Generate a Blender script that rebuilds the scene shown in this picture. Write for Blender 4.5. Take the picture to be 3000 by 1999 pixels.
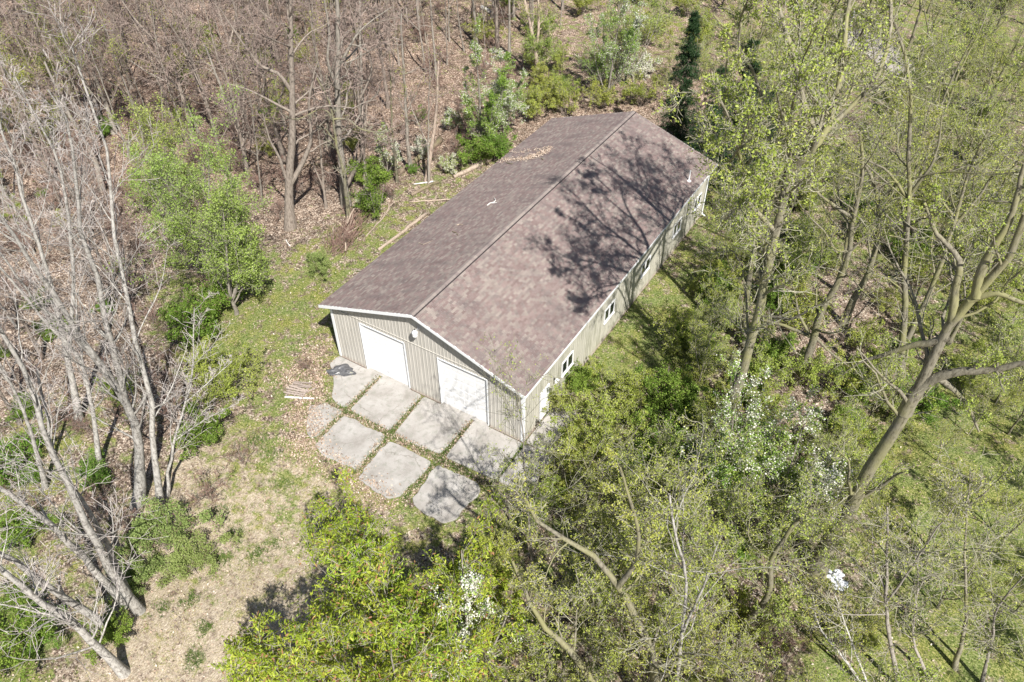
import bpy, math, random
import numpy as np
from mathutils import Matrix, Vector

for o in list(bpy.data.objects):
    bpy.data.objects.remove(o, do_unlink=True)
scene = bpy.context.scene
col = scene.collection
rad = math.radians

# ------------------------------------------------------------------ camera
FPX = 2226.0
CAM = np.array([24.96, -21.50, 30.03])
YAW, PITCH, ROLL = -0.5573, 0.7446, -0.005
def cam_axes():
    a, p, r = YAW, PITCH, ROLL
    f = np.array([math.sin(a)*math.cos(p), math.cos(a)*math.cos(p), -math.sin(p)])
    rt = np.array([math.cos(a), -math.sin(a), 0.0])
    up = np.cross(rt, f)
    return rt*math.cos(r)+up*math.sin(r), -rt*math.sin(r)+up*math.cos(r), f
CR, CU, CF = cam_axes()
cd = bpy.data.cameras.new('camera')
cam = bpy.data.objects.new('camera', cd)
col.objects.link(cam)
cam.matrix_world = Matrix((( CR[0], CU[0], -CF[0], CAM[0]), (CR[1], CU[1], -CF[1], CAM[1]),
                           (CR[2], CU[2], -CF[2], CAM[2]), (0, 0, 0, 1)))
cd.sensor_width = 36.0
cd.lens = FPX/3000*36.0
cd.clip_start = 0.5
cd.clip_end = 2000.0
scene.camera = cam

# ------------------------------------------------------------------ light
SUN_AZ, SUN_EL = rad(125.0), rad(50.0)       # azimuth clockwise from +y
world = bpy.data.worlds.new('World')
scene.world = world
world.use_nodes = True
wn = world.node_tree
bg = wn.nodes['Background']
sky = wn.nodes.new('ShaderNodeTexSky')
sky.sky_type = 'NISHITA'
sky.sun_disc = False
sky.sun_elevation = SUN_EL
sky.sun_rotation = SUN_AZ
sky.air_density = 1.0
sky.dust_density = 1.0
wn.links.new(sky.outputs[0], bg.inputs[0])
bg.inputs[1].default_value = 0.062
sd = bpy.data.lights.new('sun', 'SUN')
sd.energy = 5.0
sd.angle = rad(0.55)
sd.color = (1.0, 0.965, 0.91)
sun = bpy.data.objects.new('sun', sd)
col.objects.link(sun)
SDIR = Vector((math.sin(SUN_AZ)*math.cos(SUN_EL), math.cos(SUN_AZ)*math.cos(SUN_EL), math.sin(SUN_EL)))
sun.rotation_euler = SDIR.to_track_quat('Z', 'Y').to_euler()
scene.view_settings.view_transform = 'Standard'
scene.view_settings.look = 'None'
scene.view_settings.exposure = 0.76
scene.view_settings.gamma = 1.0
scene.view_settings.use_curve_mapping = False

# ------------------------------------------------------------------ ground shape
def sstep(t):
    t = np.clip(t, 0, 1)
    return t*t*(3-2*t)
def ghz(x, y):
    x = np.asarray(x, float); y = np.asarray(y, float)
    d = (-x*0.62+(y-10)*0.78)
    h = 6.0*sstep((d-24)/70.0)
    away = sstep((np.maximum(np.maximum(-x-3, x-15), np.maximum(y-26, -7-y)))/8.0)
    n = 0.16*np.sin(x*0.31+1.3)*np.cos(y*0.27+.4)+0.10*np.sin(x*0.83-y*0.61)+0.05*np.sin(x*1.9+y*1.3)
    return h+n*away-0.03
def ray(u, v):
    return CF+CR*((u-1500)/FPX)-CU*((v-999.5)/FPX)
def W(u, v, h=0.0):
    """world point seen at photo pixel (u, v), h metres above the ground there"""
    d = ray(u, v); z = h
    for _ in range(8):
        p = CAM+d*((z-CAM[2])/d[2])
        z = float(ghz(p[0], p[1]))+h
    return p
def pix(P):
    d = np.asarray(P, float)-CAM
    w = d@CF
    return 1500+FPX*(d@CR)/w, 999.5-FPX*(d@CU)/w
def hero(pts, offs=None):
    """trunk line through photo pixels; stands in the upright plane over its foot"""
    b = W(*pts[0])
    n = CAM-b; n[2] = 0; n /= np.linalg.norm(n)
    out = [b-np.array([0, 0, .15])]
    for i, (u, v) in enumerate(pts[1:]):
        d = ray(u, v)
        off = offs[i+1] if offs else 0.0
        t = ((b-CAM)@n+off)/(d@n)
        out.append(CAM+d*t)
    return np.array(out)

# ------------------------------------------------------------------ mesh helpers
def mk_mesh(name, V, F, mats, attr=None, smooth=False, midx=None):
    V = np.ascontiguousarray(V, dtype=np.float32).reshape(-1, 3)
    me = bpy.data.meshes.new(name)
    me.vertices.add(len(V)); me.vertices.foreach_set('co', V.ravel())
    if isinstance(F, np.ndarray):
        k = F.shape[1]
        me.loops.add(F.size); me.loops.foreach_set('vertex_index', F.astype(np.int32).ravel())
        me.polygons.add(len(F)); me.polygons.foreach_set('loop_start', (np.arange(len(F))*k).astype(np.int32))
    else:
        st = []; fl = []; c = 0
        for f in F:
            st.append(c); fl.extend(f); c += len(f)
        me.loops.add(c); me.loops.foreach_set('vertex_index', np.array(fl, np.int32))
        me.polygons.add(len(F)); me.polygons.foreach_set('loop_start', np.array(st, np.int32))
    me.update(calc_edges=True)
    for m in (mats if isinstance(mats, (list, tuple)) else [mats]):
        me.materials.append(m)
    if midx is not None:
        me.polygons.foreach_set('material_index', np.asarray(midx, np.int32))
    me.polygons.foreach_set('use_smooth', np.full(len(me.polygons), smooth))
    if attr is not None:
        a = me.color_attributes.new('tint', 'FLOAT_COLOR', 'POINT')
        A = np.ones((len(V), 4), np.float32); A[:, :attr.shape[1]] = attr
        a.data.foreach_set('color', A.ravel())
    return me
def link(name, data, parent=None, loc=None, rot=None, scale=None):
    o = bpy.data.objects.new(name, data)
    col.objects.link(o)
    if parent: o.parent = parent
    if loc is not None: o.location = [float(c) for c in loc]
    if rot is not None: o.rotation_euler = rot
    if scale is not None: o.scale = scale if hasattr(scale, '__len__') else (scale,)*3
    return o
def tag(o, label=None, cat=None, group=None, kind=None):
    if label: o['label'] = label
    if cat: o['category'] = cat
    if group: o['group'] = group
    if kind: o['kind'] = kind
    return o
class MB:
    def __init__(s): s.v = []; s.f = []; s.m = []
    def box(s, x0, x1, y0, y1, z0, z1, m=0):
        b = len(s.v)
        s.v += [(x0,y0,z0),(x1,y0,z0),(x1,y1,z0),(x0,y1,z0),(x0,y0,z1),(x1,y0,z1),(x1,y1,z1),(x0,y1,z1)]
        for q in ((3,2,1,0),(4,5,6,7),(0,1,5,4),(1,2,6,5),(2,3,7,6),(3,0,4,7)):
            s.f.append(tuple(b+i for i in q)); s.m.append(m)
        return s
    def poly(s, pts, m=0):
        b = len(s.v); s.v += [tuple(p) for p in pts]; s.f.append(tuple(range(b, b+len(pts)))); s.m.append(m); return s
    def prism(s, prof, x0, x1, axis=0, m=0):
        """closed profile extruded along an axis; profile in the other two axes"""
        n = len(prof); b = len(s.v)
        for x in (x0, x1):
            for a, c in prof:
                s.v.append((x, a, c) if axis == 0 else ((a, x, c) if axis == 1 else (a, c, x)))
        for i in range(n):
            j = (i+1) % n
            s.f.append((b+i, b+j, b+n+j, b+n+i)); s.m.append(m)
        s.f.append(tuple(b+n-1-i for i in range(n))); s.m.append(m)
        s.f.append(tuple(b+n+i for i in range(n))); s.m.append(m)
        return s
    def lathe(s, prof, c, n=16, m=0):
        b = len(s.v); k = len(prof)
        for i in range(n):
            a = 2*math.pi*i/n
            for r, z in prof: s.v.append((c[0]+r*math.cos(a), c[1]+r*math.sin(a), c[2]+z))
        for i in range(n):
            for j in range(k-1):
                s.f.append((b+i*k+j, b+((i+1)%n)*k+j, b+((i+1)%n)*k+j+1, b+i*k+j+1)); s.m.append(m)
        return s
    def tube(s, pts, r, n=6, m=0):
        pts = np.array(pts, float); b = len(s.v); k = len(pts)
        rr = r if hasattr(r, '__len__') else [r]*k
        for i in range(k):
            t = pts[min(i+1, k-1)]-pts[max(i-1, 0)]; t /= np.linalg.norm(t)+1e-9
            u = np.cross(t, (0.31, 0.22, 0.92)); u /= np.linalg.norm(u)+1e-9; w = np.cross(t, u)
            for q in range(n):
                a = 2*math.pi*q/n
                s.v.append(tuple(pts[i]+rr[i]*(u*math.cos(a)+w*math.sin(a))))
        for i in range(k-1):
            for q in range(n):
                s.f.append((b+i*n+q, b+i*n+(q+1)%n, b+(i+1)*n+(q+1)%n, b+(i+1)*n+q)); s.m.append(m)
        s.f.append(tuple(b+q for q in reversed(range(n)))); s.m.append(m)
        s.f.append(tuple(b+(k-1)*n+q for q in range(n))); s.m.append(m)
        return s
    def mesh(s, name, mats, smooth=False, attr=None):
        return mk_mesh(name, s.v, s.f, mats, midx=s.m, smooth=smooth, attr=attr)
    def build(s, name, mats, parent=None, smooth=False, **k):
        return link(name, s.mesh(name, mats, smooth), parent, **k)

# ------------------------------------------------------------------ materials
def newmat(name):
    m = bpy.data.materials.new(name); m.use_nodes = True
    n = m.node_tree; b = n.nodes['Principled BSDF']
    return m, n, b
def N(n, t, **k):
    x = n.nodes.new(t)
    for a, v in k.items():
        if a.startswith('i_'):
            key = a[2:]
            x.inputs[int(key) if key.isdigit() else key].default_value = v
        else: setattr(x, a, v)
    return x
def ramp(n, fac, stops, interp='LINEAR'):
    r = n.nodes.new('ShaderNodeValToRGB'); r.color_ramp.interpolation = interp
    e = r.color_ramp.elements
    while len(e) < len(stops): e.new(0.5)
    for i, (p, c) in enumerate(stops):
        e[i].position = p; e[i].color = (c[0], c[1], c[2], 1) if hasattr(c, '__len__') else (c, c, c, 1)
    if fac is not None: n.links.new(fac, r.inputs[0])
    return r.outputs[0]
def mixc(n, fac, a, b, mode='MIX'):
    x = n.nodes.new('ShaderNodeMix'); x.data_type = 'RGBA'; x.blend_type = mode
    def s(i, v):
        if hasattr(v, 'is_output'): n.links.new(v, x.inputs[i])
        elif hasattr(v, '__len__'): x.inputs[i].default_value = (v[0], v[1], v[2], 1)
        else: x.inputs[i].default_value = v
    s(0, fac); s(6, a); s(7, b)
    return x.outputs[2]
def noise(n, vec, scale, detail=3, rough=0.55, out=0):
    x = N(n, 'ShaderNodeTexNoise', i_Scale=scale, i_Detail=detail, i_Roughness=rough)
    if vec is not None: n.links.new(vec, x.inputs[0])
    return x.outputs[out]
def bump(n, b, h, strength=0.3, dist=0.02):
    x = N(n, 'ShaderNodeBump', i_Strength=strength, i_Distance=dist)
    n.links.new(h, x.inputs['Height']); n.links.new(x.outputs[0], b.inputs['Normal'])
def pos(n): return n.nodes.new('ShaderNodeNewGeometry').outputs['Position']
def objc(n): return n.nodes.new('ShaderNodeTexCoord').outputs['Object']
def mapping(n, vec, s):
    m = N(n, 'ShaderNodeMapping'); m.inputs['Scale'].default_value = s
    n.links.new(vec, m.inputs[0]); return m.outputs[0]
def simple(name, c, rough=0.6, metal=0.0, var=0.12, sc=3.0, spec=0.5):
    m, n, b = newmat(name)
    f = noise(n, pos(n), sc, 5, .6)
    lo = [max(0, v*(1-var)) for v in c]; hi = [min(1, v*(1+var)) for v in c]
    n.links.new(ramp(n, f, [(0.3, lo), (0.7, hi)]), b.inputs['Base Color'])
    b.inputs['Roughness'].default_value = rough; b.inputs['Metallic'].default_value = metal
    b.inputs['Specular IOR Level'].default_value = spec
    return m
def bark(name, a, bb, c=None, band=0.0):
    m, n, b = newmat(name)
    o = objc(n)
    f = noise(n, mapping(n, o, (5, 5, 1.6)), 2.2, 6, .7)
    colr = ramp(n, f, [(0.33, bb), (0.52, a), (0.75, [min(1, q*1.25) for q in a])])
    if c is not None:
        f2 = noise(n, o, 0.55, 3, .6)
        colr = mixc(n, ramp(n, f2, [(0.45, 0.0), (0.62, 0.85)]), colr, c)
    if band:
        f3 = noise(n, mapping(n, o, (1.5, 1.5, 9)), 1.3, 2, .5)
        colr = mixc(n, ramp(n, f3, [(0.58, 0.0), (0.66, band)]), colr, bb)
    r = N(n, 'ShaderNodeObjectInfo').outputs['Random']
    hv = N(n, 'ShaderNodeHueSaturation'); n.links.new(colr, hv.inputs['Color'])
    mr = N(n, 'ShaderNodeMapRange'); mr.inputs[3].default_value = .82; mr.inputs[4].default_value = 1.15
    n.links.new(r, mr.inputs[0]); n.links.new(mr.outputs[0], hv.inputs['Value'])
    n.links.new(hv.outputs[0], b.inputs['Base Color'])
    b.inputs['Roughness'].default_value = 0.9; b.inputs['Specular IOR Level'].default_value = 0.15
    bump(n, b, f, 0.6, 0.03)
    return m
def leafmat(name, stops, trans=0.35, rough=0.55):
    """colour runs along the per-leaf tint attribute"""
    m, n, b = newmat(name)
    at = N(n, 'ShaderNodeAttribute', attribute_name='tint')
    sp = N(n, 'ShaderNodeSeparateColor'); n.links.new(at.outputs['Color'], sp.inputs[0])
    c = ramp(n, sp.outputs[0], stops)
    r = N(n, 'ShaderNodeObjectInfo').outputs['Random']
    hv = N(n, 'ShaderNodeHueSaturation'); n.links.new(c, hv.inputs['Color'])
    mr = N(n, 'ShaderNodeMapRange'); mr.inputs[3].default_value = .485; mr.inputs[4].default_value = .515
    n.links.new(r, mr.inputs[0]); n.links.new(mr.outputs[0], hv.inputs['Hue'])
    c = hv.outputs[0]
    n.links.new(c, b.inputs['Base Color'])
    b.inputs['Roughness'].default_value = rough; b.inputs['Specular IOR Level'].default_value = 0.25
    t = N(n, 'ShaderNodeBsdfTranslucent'); n.links.new(c, t.inputs[0])
    mx = N(n, 'ShaderNodeMixShader', i_0=trans)
    n.links.new(b.outputs[0], mx.inputs[1]); n.links.new(t.outputs[0], mx.inputs[2])
    n.links.new(mx.outputs[0], n.nodes['Material Output'].inputs[0])
    return m

M = {}
M['silver_bark'] = bark('silver_bark', (.40, .38, .345), (.13, .115, .10), band=.6)
M['silver_twig'] = bark('silver_twig', (.38, .345, .32), (.22, .19, .18))
M['brown_bark'] = bark('brown_bark', (.26, .22, .185), (.11, .088, .072))
M['brown_twig'] = bark('brown_twig', (.27, .21, .18), (.14, .105, .09))
M['grey_bark'] = bark('grey_bark', (.30, .27, .23), (.13, .11, .09))
M['moss_bark'] = bark('moss_bark', (.22, .20, .15), (.075, .065, .045), c=(.25, .24, .11))
M['moss_twig'] = bark('moss_twig', (.29, .275, .205), (.14, .125, .09))
M['pale_bark'] = bark('pale_bark', (.45, .36, .29), (.20, .14, .11))
M['red_twig'] = bark('red_twig', (.24, .155, .125), (.14, .09, .075))
M['dead_wood'] = bark('dead_wood', (.42, .34, .27), (.20, .15, .12))
M['log_bark'] = bark('log_bark', (.24, .19, .14), (.10, .07, .05), c=(.17, .17, .07))
M['white_wood'] = bark('white_wood', (.66, .64, .60), (.45, .42, .38))
M['leaf_olive'] = leafmat('leaf_olive', [(0, (.14, .18, .025)), (.5, (.35, .41, .075)), (1, (.56, .57, .15))])
M['leaf_green'] = leafmat('leaf_green', [(0, (.06, .11, .015)), (.5, (.17, .28, .040)), (1, (.34, .46, .09))])
M['leaf_spring'] = leafmat('leaf_spring', [(0, (.15, .20, .035)), (.5, (.32, .42, .09)), (1, (.50, .57, .19))])
M['leaf_ash'] = leafmat('leaf_ash', [(0, (.11, .17, .010)), (.45, (.29, .39, .035)), (.90, (.52, .58, .09)), (.93, (.36, .20, .09)), (1, (.44, .25, .12))])
M['leaf_blossom'] = leafmat('leaf_blossom', [(0, (.07, .16, .02)), (.48, (.27, .38, .06)), (.56, (.34, .44, .09)), (.58, (.64, .63, .52)), (1, (.82, .80, .72))], trans=.25)
M['needle'] = leafmat('needle', [(0, (.012, .032, .010)), (1, (.05, .095, .03))], trans=.1)
M['leaf_pale'] = leafmat('leaf_pale', [(0, (.14, .19, .05)), (.5, (.27, .36, .11)), (1, (.42, .50, .19))])
M['grass'] = leafmat('grass', [(0, (.05, .12, .02)), (.5, (.14, .20, .045)), (.8, (.30, .30, .12)), (1, (.50, .42, .24))], trans=.2)
M['litter'] = leafmat('litter', [(0, (.12, .08, .055)), (.4, (.30, .215, .155)), (.75, (.48, .38, .29)), (1, (.66, .57, .47))], trans=.1, rough=.8)
M['white_metal'] = simple('white_metal', (.78, .79, .80), .4, var=.04)
M['door_white'] = simple('door_white', (.80, .80, .80), .45, var=.03, sc=1.2)
M['window_white'] = simple('window_white', (.74, .74, .74), .4, var=.06)
M['soffit'] = simple('soffit', (.50, .49, .46), .6)
M['lamp_grey'] = simple('lamp_grey', (.55, .56, .58), .35, .4)
M['lamp_dark'] = simple('lamp_dark', (.03, .03, .03), .5)
M['black_vent'] = simple('black_vent', (.035, .028, .028), .9)
M['black_plastic'] = simple('black_plastic', (.10, .10, .105), .35, var=.5, sc=7)
M['pipe_white'] = simple('pipe_white', (.8, .8, .78), .4)
M['plastic_white'] = simple('plastic_white', (.78, .80, .84), .5, var=.1, sc=8)
M['old_wood'] = bark('old_wood', (.36, .30, .26), (.18, .14, .12))
M['stone'] = simple('stone', (.34, .33, .25), .9, var=.35, sc=12)

def shingle_mat():
    m, n, b = newmat('asphalt_shingle')
    at = N(n, 'ShaderNodeAttribute', attribute_name='tint')
    p = pos(n)
    g = noise(n, p, 55, 2, .7)
    c = mixc(n, 1.0, at.outputs['Color'], ramp(n, g, [(.3, .80), (.7, 1.22)]), 'MULTIPLY')
    big = noise(n, p, .35, 4, .6)
    c = mixc(n, ramp(n, big, [(.35, 0.0), (.75, .30)]), c, (.185, .150, .142))
    st = noise(n, mapping(n, p, (.22, .9, .5)), 1.3, 5, .65)
    c = mixc(n, ramp(n, st, [(.48, 0.0), (.66, .50)]), c, (.105, .085, .085))
    n.links.new(c, b.inputs['Base Color']); b.inputs['Roughness'].default_value = .92
    b.inputs['Specular IOR Level'].default_value = .2
    bump(n, b, g, .25, .004)
    return m
M['shingle'] = shingle_mat()
def panel_mat(name, base, streak):
    m, n, b = newmat(name)
    p = pos(n)
    f = noise(n, mapping(n, p, (3.2, 3.2, .22)), 2.4, 6, .68)
    c = ramp(n, f, [(.30, [v*.80 for v in base]), (.52, base), (.75, [min(1, v*1.08) for v in base])])
    f2 = noise(n, mapping(n, p, (2.4, 2.4, .35)), 1.1, 5, .7)
    c = mixc(n, ramp(n, f2, [(.48, 0.0), (.70, streak)]), c, (.20, .20, .14))
    sx = N(n, 'ShaderNodeSeparateXYZ'); n.links.new(p, sx.inputs[0])
    d = ramp(n, sx.outputs[2], [(0.0, .55), (.35, 0.0)])
    f3 = noise(n, p, 6, 4, .6)
    c = mixc(n, mixc(n, 1.0, d, ramp(n, f3, [(.35, 0), (.65, 1)]), 'MULTIPLY'), c, (.24, .17, .10))
    n.links.new(c, b.inputs['Base Color'])
    b.inputs['Roughness'].default_value = .45; b.inputs['Specular IOR Level'].default_value = .4
    return m
M['panel'] = panel_mat('beige_panel', (.49, .465, .42), .10)
M['panel_side'] = panel_mat('beige_panel_weathered', (.46, .44, .375), .75)
def glass_mat():
    m, n, b = newmat('window_glass')
    b.inputs['Base Color'].default_value = (.015, .02, .02, 1)
    b.inputs['Roughness'].default_value = .04; b.inputs['Specular IOR Level'].default_value = .9
    f = noise(n, pos(n), 1.7, 2, .5); bump(n, b, f, .05, .02)
    return m
M['glass'] = glass_mat()
def concrete_mat():
    m, n, b = newmat('concrete')
    p = pos(n)
    f = noise(n, p, .9, 7, .62)
    c = ramp(n, f, [(.30, (.255, .235, .212)), (.48, (.35, .328, .304)), (.66, (.41, .39, .366))])
    f2 = noise(n, p, 3.3, 6, .7)
    c = mixc(n, ramp(n, f2, [(.50, 0.0), (.66, .75)]), c, (.25, .25, .215))
    v = N(n, 'ShaderNodeTexVoronoi', i_Scale=.30, feature='DISTANCE_TO_EDGE')
    dn = noise(n, p, 2.0, 3, .6, out=1)
    mx = N(n, 'ShaderNodeVectorMath', operation='ADD'); n.links.new(p, mx.inputs[0])
    sc = N(n, 'ShaderNodeVectorMath', operation='SCALE', i_3=.5); n.links.new(dn, sc.inputs[0]); n.links.new(sc.outputs[0], mx.inputs[1])
    n.links.new(mx.outputs[0], v.inputs[0])
    mk = noise(n, p, .45, 2, .5)
    cr = mixc(n, 1.0, ramp(n, v.outputs[0], [(.0, .8), (.006, .0)]), ramp(n, mk, [(.46, 0), (.54, 1)]), 'MULTIPLY')
    c = mixc(n, cr, c, (.16, .14, .12))
    f3 = noise(n, p, 60, 2, .6)
    c = mixc(n, 1.0, c, ramp(n, f3, [(.3, .85), (.7, 1.1)]), 'MULTIPLY')
    n.links.new(c, b.inputs['Base Color']); b.inputs['Roughness'].default_value = .9
    b.inputs['Specular IOR Level'].default_value = .2
    bump(n, b, f2, .15, .01)
    return m
M['concrete'] = concrete_mat()
def gravel_mat():
    m, n, b = newmat('gravel')
    f = noise(n, pos(n), 9, 6, .7)
    n.links.new(ramp(n, f, [(.3, (.24, .21, .20)), (.7, (.42, .38, .36))]), b.inputs['Base Color'])
    b.inputs['Roughness'].default_value = .95
    bump(n, b, f, .5, .03)
    return m
M['gravel'] = gravel_mat()
def ground_mat():
    """tint.r = how grassy the ground is, tint.g = dry straw, tint.b = reddish leaf mould"""
    m, n, b = newmat('woodland_ground')
    p = pos(n)
    at = N(n, 'ShaderNodeAttribute', attribute_name='tint')
    sp = N(n, 'ShaderNodeSeparateColor'); n.links.new(at.outputs['Color'], sp.inputs[0])
    def mth(op, a, c):
        x = N(n, 'ShaderNodeMath', operation=op)
        for i, v in enumerate((a, c)):
            if hasattr(v, 'is_output'): n.links.new(v, x.inputs[i])
            else: x.inputs[i].default_value = v
        return x.outputs[0]
    # leaf litter: cells of single leaves over noise
    v1 = N(n, 'ShaderNodeTexVoronoi', i_Scale=14.0, i_Randomness=1.0)
    wv = N(n, 'ShaderNodeVectorMath', operation='ADD'); n.links.new(p, wv.inputs[0])
    ws = N(n, 'ShaderNodeVectorMath', operation='SCALE', i_3=.12); n.links.new(noise(n, p, 14, 2, .5, out=1), ws.inputs[0]); n.links.new(ws.outputs[0], wv.inputs[1])
    n.links.new(wv.outputs[0], v1.inputs[0])
    sv = N(n, 'ShaderNodeSeparateColor'); n.links.new(v1.outputs['Color'], sv.inputs[0])
    lit = ramp(n, sv.outputs[0], [(0, (.05, .036, .027)), (.3, (.145, .105, .080)), (.62, (.27, .205, .158)), (.86, (.44, .355, .28)), (1, (.62, .54, .45))])
    nb = noise(n, p, 1.1, 6, .65)
    lit = mixc(n, 1.0, lit, ramp(n, nb, [(.32, .50), (.68, 1.35)]), 'MULTIPLY')
    red = mixc(n, 1.0, lit, (1.0, .90, .86), 'MULTIPLY')
    lit = mixc(n, sp.outputs[2], lit, red)
    # straw: long pale dead grass
    fs = noise(n, mapping(n, p, (16, 5, 8)), 1.6, 5, .7)
    straw = ramp(n, fs, [(.30, (.19, .145, .10)), (.5, (.44, .365, .27)), (.70, (.70, .62, .49))])
    ks = mth('ADD', mth('MULTIPLY', sp.outputs[1], .95), mth('MULTIPLY', mth('SUBTRACT', noise(n, p, 1.7, 9, .8), .5), 2.6))
    c = mixc(n, ramp(n, ks, [(.35, 0), (.75, 1)]), lit, straw)
    # grass
    fg = noise(n, p, 13, 5, .75)
    gr = ramp(n, fg, [(.28, (.035, .055, .012)), (.44, (.10, .14, .035)), (.55, (.22, .255, .085)), (.68, (.45, .41, .25))])
    fh = noise(n, p, .5, 3, .6)
    gr = mixc(n, ramp(n, fh, [(.4, 0), (.65, .6)]), gr, mixc(n, 1.0, gr, (1.45, 1.15, .9), 'MULTIPLY'))
    kg = mth('ADD', mth('MULTIPLY', sp.outputs[0], 1.25), mth('MULTIPLY', mth('SUBTRACT', noise(n, p, 1.3, 8, .75), .5), 2.9))
    c = mixc(n, ramp(n, kg, [(.48, 0), (.74, 1)]), c, gr)
    n.links.new(c, b.inputs['Base Color'])
    b.inputs['Roughness'].default_value = .95; b.inputs['Specular IOR Level'].default_value = .1
    hh = mth('ADD', sv.outputs[0], mth('MULTIPLY', fg, 1.5))
    bump(n, b, hh, .8, .05)
    return m
M['ground'] = ground_mat()

# ------------------------------------------------------------------ ground sheet
# (pixel x, pixel y, radius in metres, grass, straw)
ZONES = [
 (640, 850, 4, .75, .1), (700, 960, 3, .85, .1), (800, 950, 4, .95, .1), (780, 1100, 3, .7, .3), (930, 820, 3, .75, .2), (1010, 740, 3, .7, .1),
 (1100, 680, 2.5, .75, .1), (1230, 590, 3, .6, .1), (1330, 520, 3, .6, .1), (1420, 470, 3, .5, .1), (870, 1010, 3, .5, .3),
 (740, 1270, 2, .7, .5), (820, 1330, 2.5, .7, .6), (900, 1400, 3, .72, .7), (1000, 1460, 3, .74, .8), (1120, 1500, 3, .65, .7), (700, 1400, 3, .5, .8), (650, 1550, 4, .45, .8), (620, 1700, 4, .42, .8),
 (560, 1850, 4, .36, .8), (700, 1850, 4, .15, .9), (500, 1960, 3, .2, .8), (800, 1600, 4, .55, .8), (480, 1700, 3, .2, .6), (950, 1600, 4, .5, .7), (850, 1950, 4, .3, .8),
 (80, 1340, 3, .8, 0), (30, 1540, 3, .8, .2), (60, 1860, 3, .9, .1), (130, 1700, 2, .6, .4), (160, 1500, 2, .5, .3), (250, 1250, 3, .5, .0),
 (1900, 960, 3, .95, 0), (1800, 1000, 2.5, .9, 0), (2000, 900, 3, .9, 0), (2080, 780, 4, .85, 0), (2100, 620, 4, .85, 0), (2200, 700, 4, .6, 0), (1950, 1060, 3, .9, 0), (1850, 1150, 4, .9, 0), (2050, 1200, 4, .6, 0),
 (2130, 500, 4, .9, 0), (2400, 500, 5, .8, 0), (2500, 700, 4, .7, 0), (2350, 180, 6, .95, 0), (2700, 300, 8, .7, .1), (2900, 150, 12, .8, .1), (2960, 600, 8, .8, .1), (2600, 30, 10, .7, .2), (2000, 60, 8, .6, .1),
 (2950, 950, 5, .9, .2), (2960, 1250, 5, 1., .2), (2850, 1400, 4, .95, .2), (2930, 1600, 4, 1., .2), (2700, 1500, 4, .9, .2), (2800, 1750, 4, 1., .2), (2960, 1900, 4, 1., .2), (2650, 1900, 4, .8, .3), (2560, 1800, 2.5, .5, .7),
 (2600, 1450, 3, .8, .2), (2500, 1650, 2, .5, .6), (2550, 1960, 3, .9, .2), (1700, 1400, 5, .7, .1), (1500, 1600, 6, .7, .2), (1300, 1700, 6, .5, .4), (1900, 1700, 5, .5, .1), (1700, 1850, 5, .6, .1),
 (1380, 60, 8, .35, .3), (1250, 30, 10, .3, .3), (1600, 180, 6, .4, .2), (1750, 100, 10, .5, .2), (300, 300, 9, .12, 0), (700, 250, 10, .10, 0), (1500, 1420, 2.5, .6, .1),
]
zp = [(W(a, b), r, g, s) for a, b, r, g, s in ZONES]
def zones(x, y):
    g = np.full(x.shape, .16); s = np.full(x.shape, .05); wt = np.full(x.shape, .25)
    g *= .25; s *= .25
    for p, r, gg, ss in zp:
        w = np.exp(-((x-p[0])**2+(y-p[1])**2)/(r*r)*1.3)
        g += w*gg; s += w*ss; wt += w
    g /= wt; s /= wt; g *= .86
    # the joints of the concrete apron are overgrown
    ap = ((x > -1) & (x < 14) & (y > -6.4) & (y < .2))
    g = np.where(ap, np.maximum(g, .52), g); s = np.where(ap, .25, s)
    redness = sstep((-x*.5+y*.5-4)/18)*.8*(1-g)
    return g, s, redness
def axis(lo, hi, mid_lo, mid_hi, fine):
    a = list(np.arange(mid_lo, mid_hi, fine)); step = fine; x = mid_hi
    while x < hi: a.append(x); step *= 1.25; x += step
    a.append(hi); step = fine; x = mid_lo-fine; left = []
    while x > lo: left.append(x); step *= 1.25; x -= step
    left.append(lo)
    return np.array(left[::-1]+a)
gx = axis(-420, 420, -60, 48, .8); gy = axis(-260, 700, -24, 66, .8)
GX, GY = np.meshgrid(gx, gy)
gz = ghz(GX, GY)
ga, gs, gr_ = zones(GX, GY)
nx, ny = len(gx), len(gy)
idx = np.arange(nx*ny).reshape(ny, nx)
F = np.stack([idx[:-1, :-1], idx[:-1, 1:], idx[1:, 1:], idx[1:, :-1]], -1).reshape(-1, 4)
ground = link('ground', mk_mesh('ground', np.stack([GX, GY, gz], -1), F, M['ground'],
              attr=np.stack([ga, gs, gr_], -1).reshape(-1, 3), smooth=True))
tag(ground, 'woodland floor of tan leaf litter with grass patches around the building', kind='structure')

# gravel drive glimpsed through the trees at the upper right
drv = [W(2470, 100), W(2530, 90), W(2600, 130), W(2680, 190), W(2660, 235), W(2600, 215), W(2530, 160), W(2470, 135)]
rng = random.Random(5)
pts = []
for i in range(len(drv)):
    a = drv[i]; b = drv[(i+1) % len(drv)]
    for t in (0, .33, .66): pts.append(a+(b-a)*t+np.array([rng.uniform(-.4, .4), rng.uniform(-.4, .4), 0]))
dc = sum(pts)/len(pts)
V = [(p[0], p[1], float(ghz(p[0], p[1]))+.12) for p in pts]+[(p[0], p[1], float(ghz(p[0], p[1]))-.4) for p in pts]+[(dc[0], dc[1], float(ghz(dc[0], dc[1]))+.14)]
n_ = len(pts)
Fc = [(i, (i+1) % n_, 2*n_) for i in range(n_)]+[(i+n_, (i+1) % n_+n_, (i+1) % n_, i) for i in range(n_)]
tag(link('gravel_road', mk_mesh('gravel_road', V, Fc, M['gravel'])), 'short stretch of pale gravel drive seen between the upper right trees', kind='structure')

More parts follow.
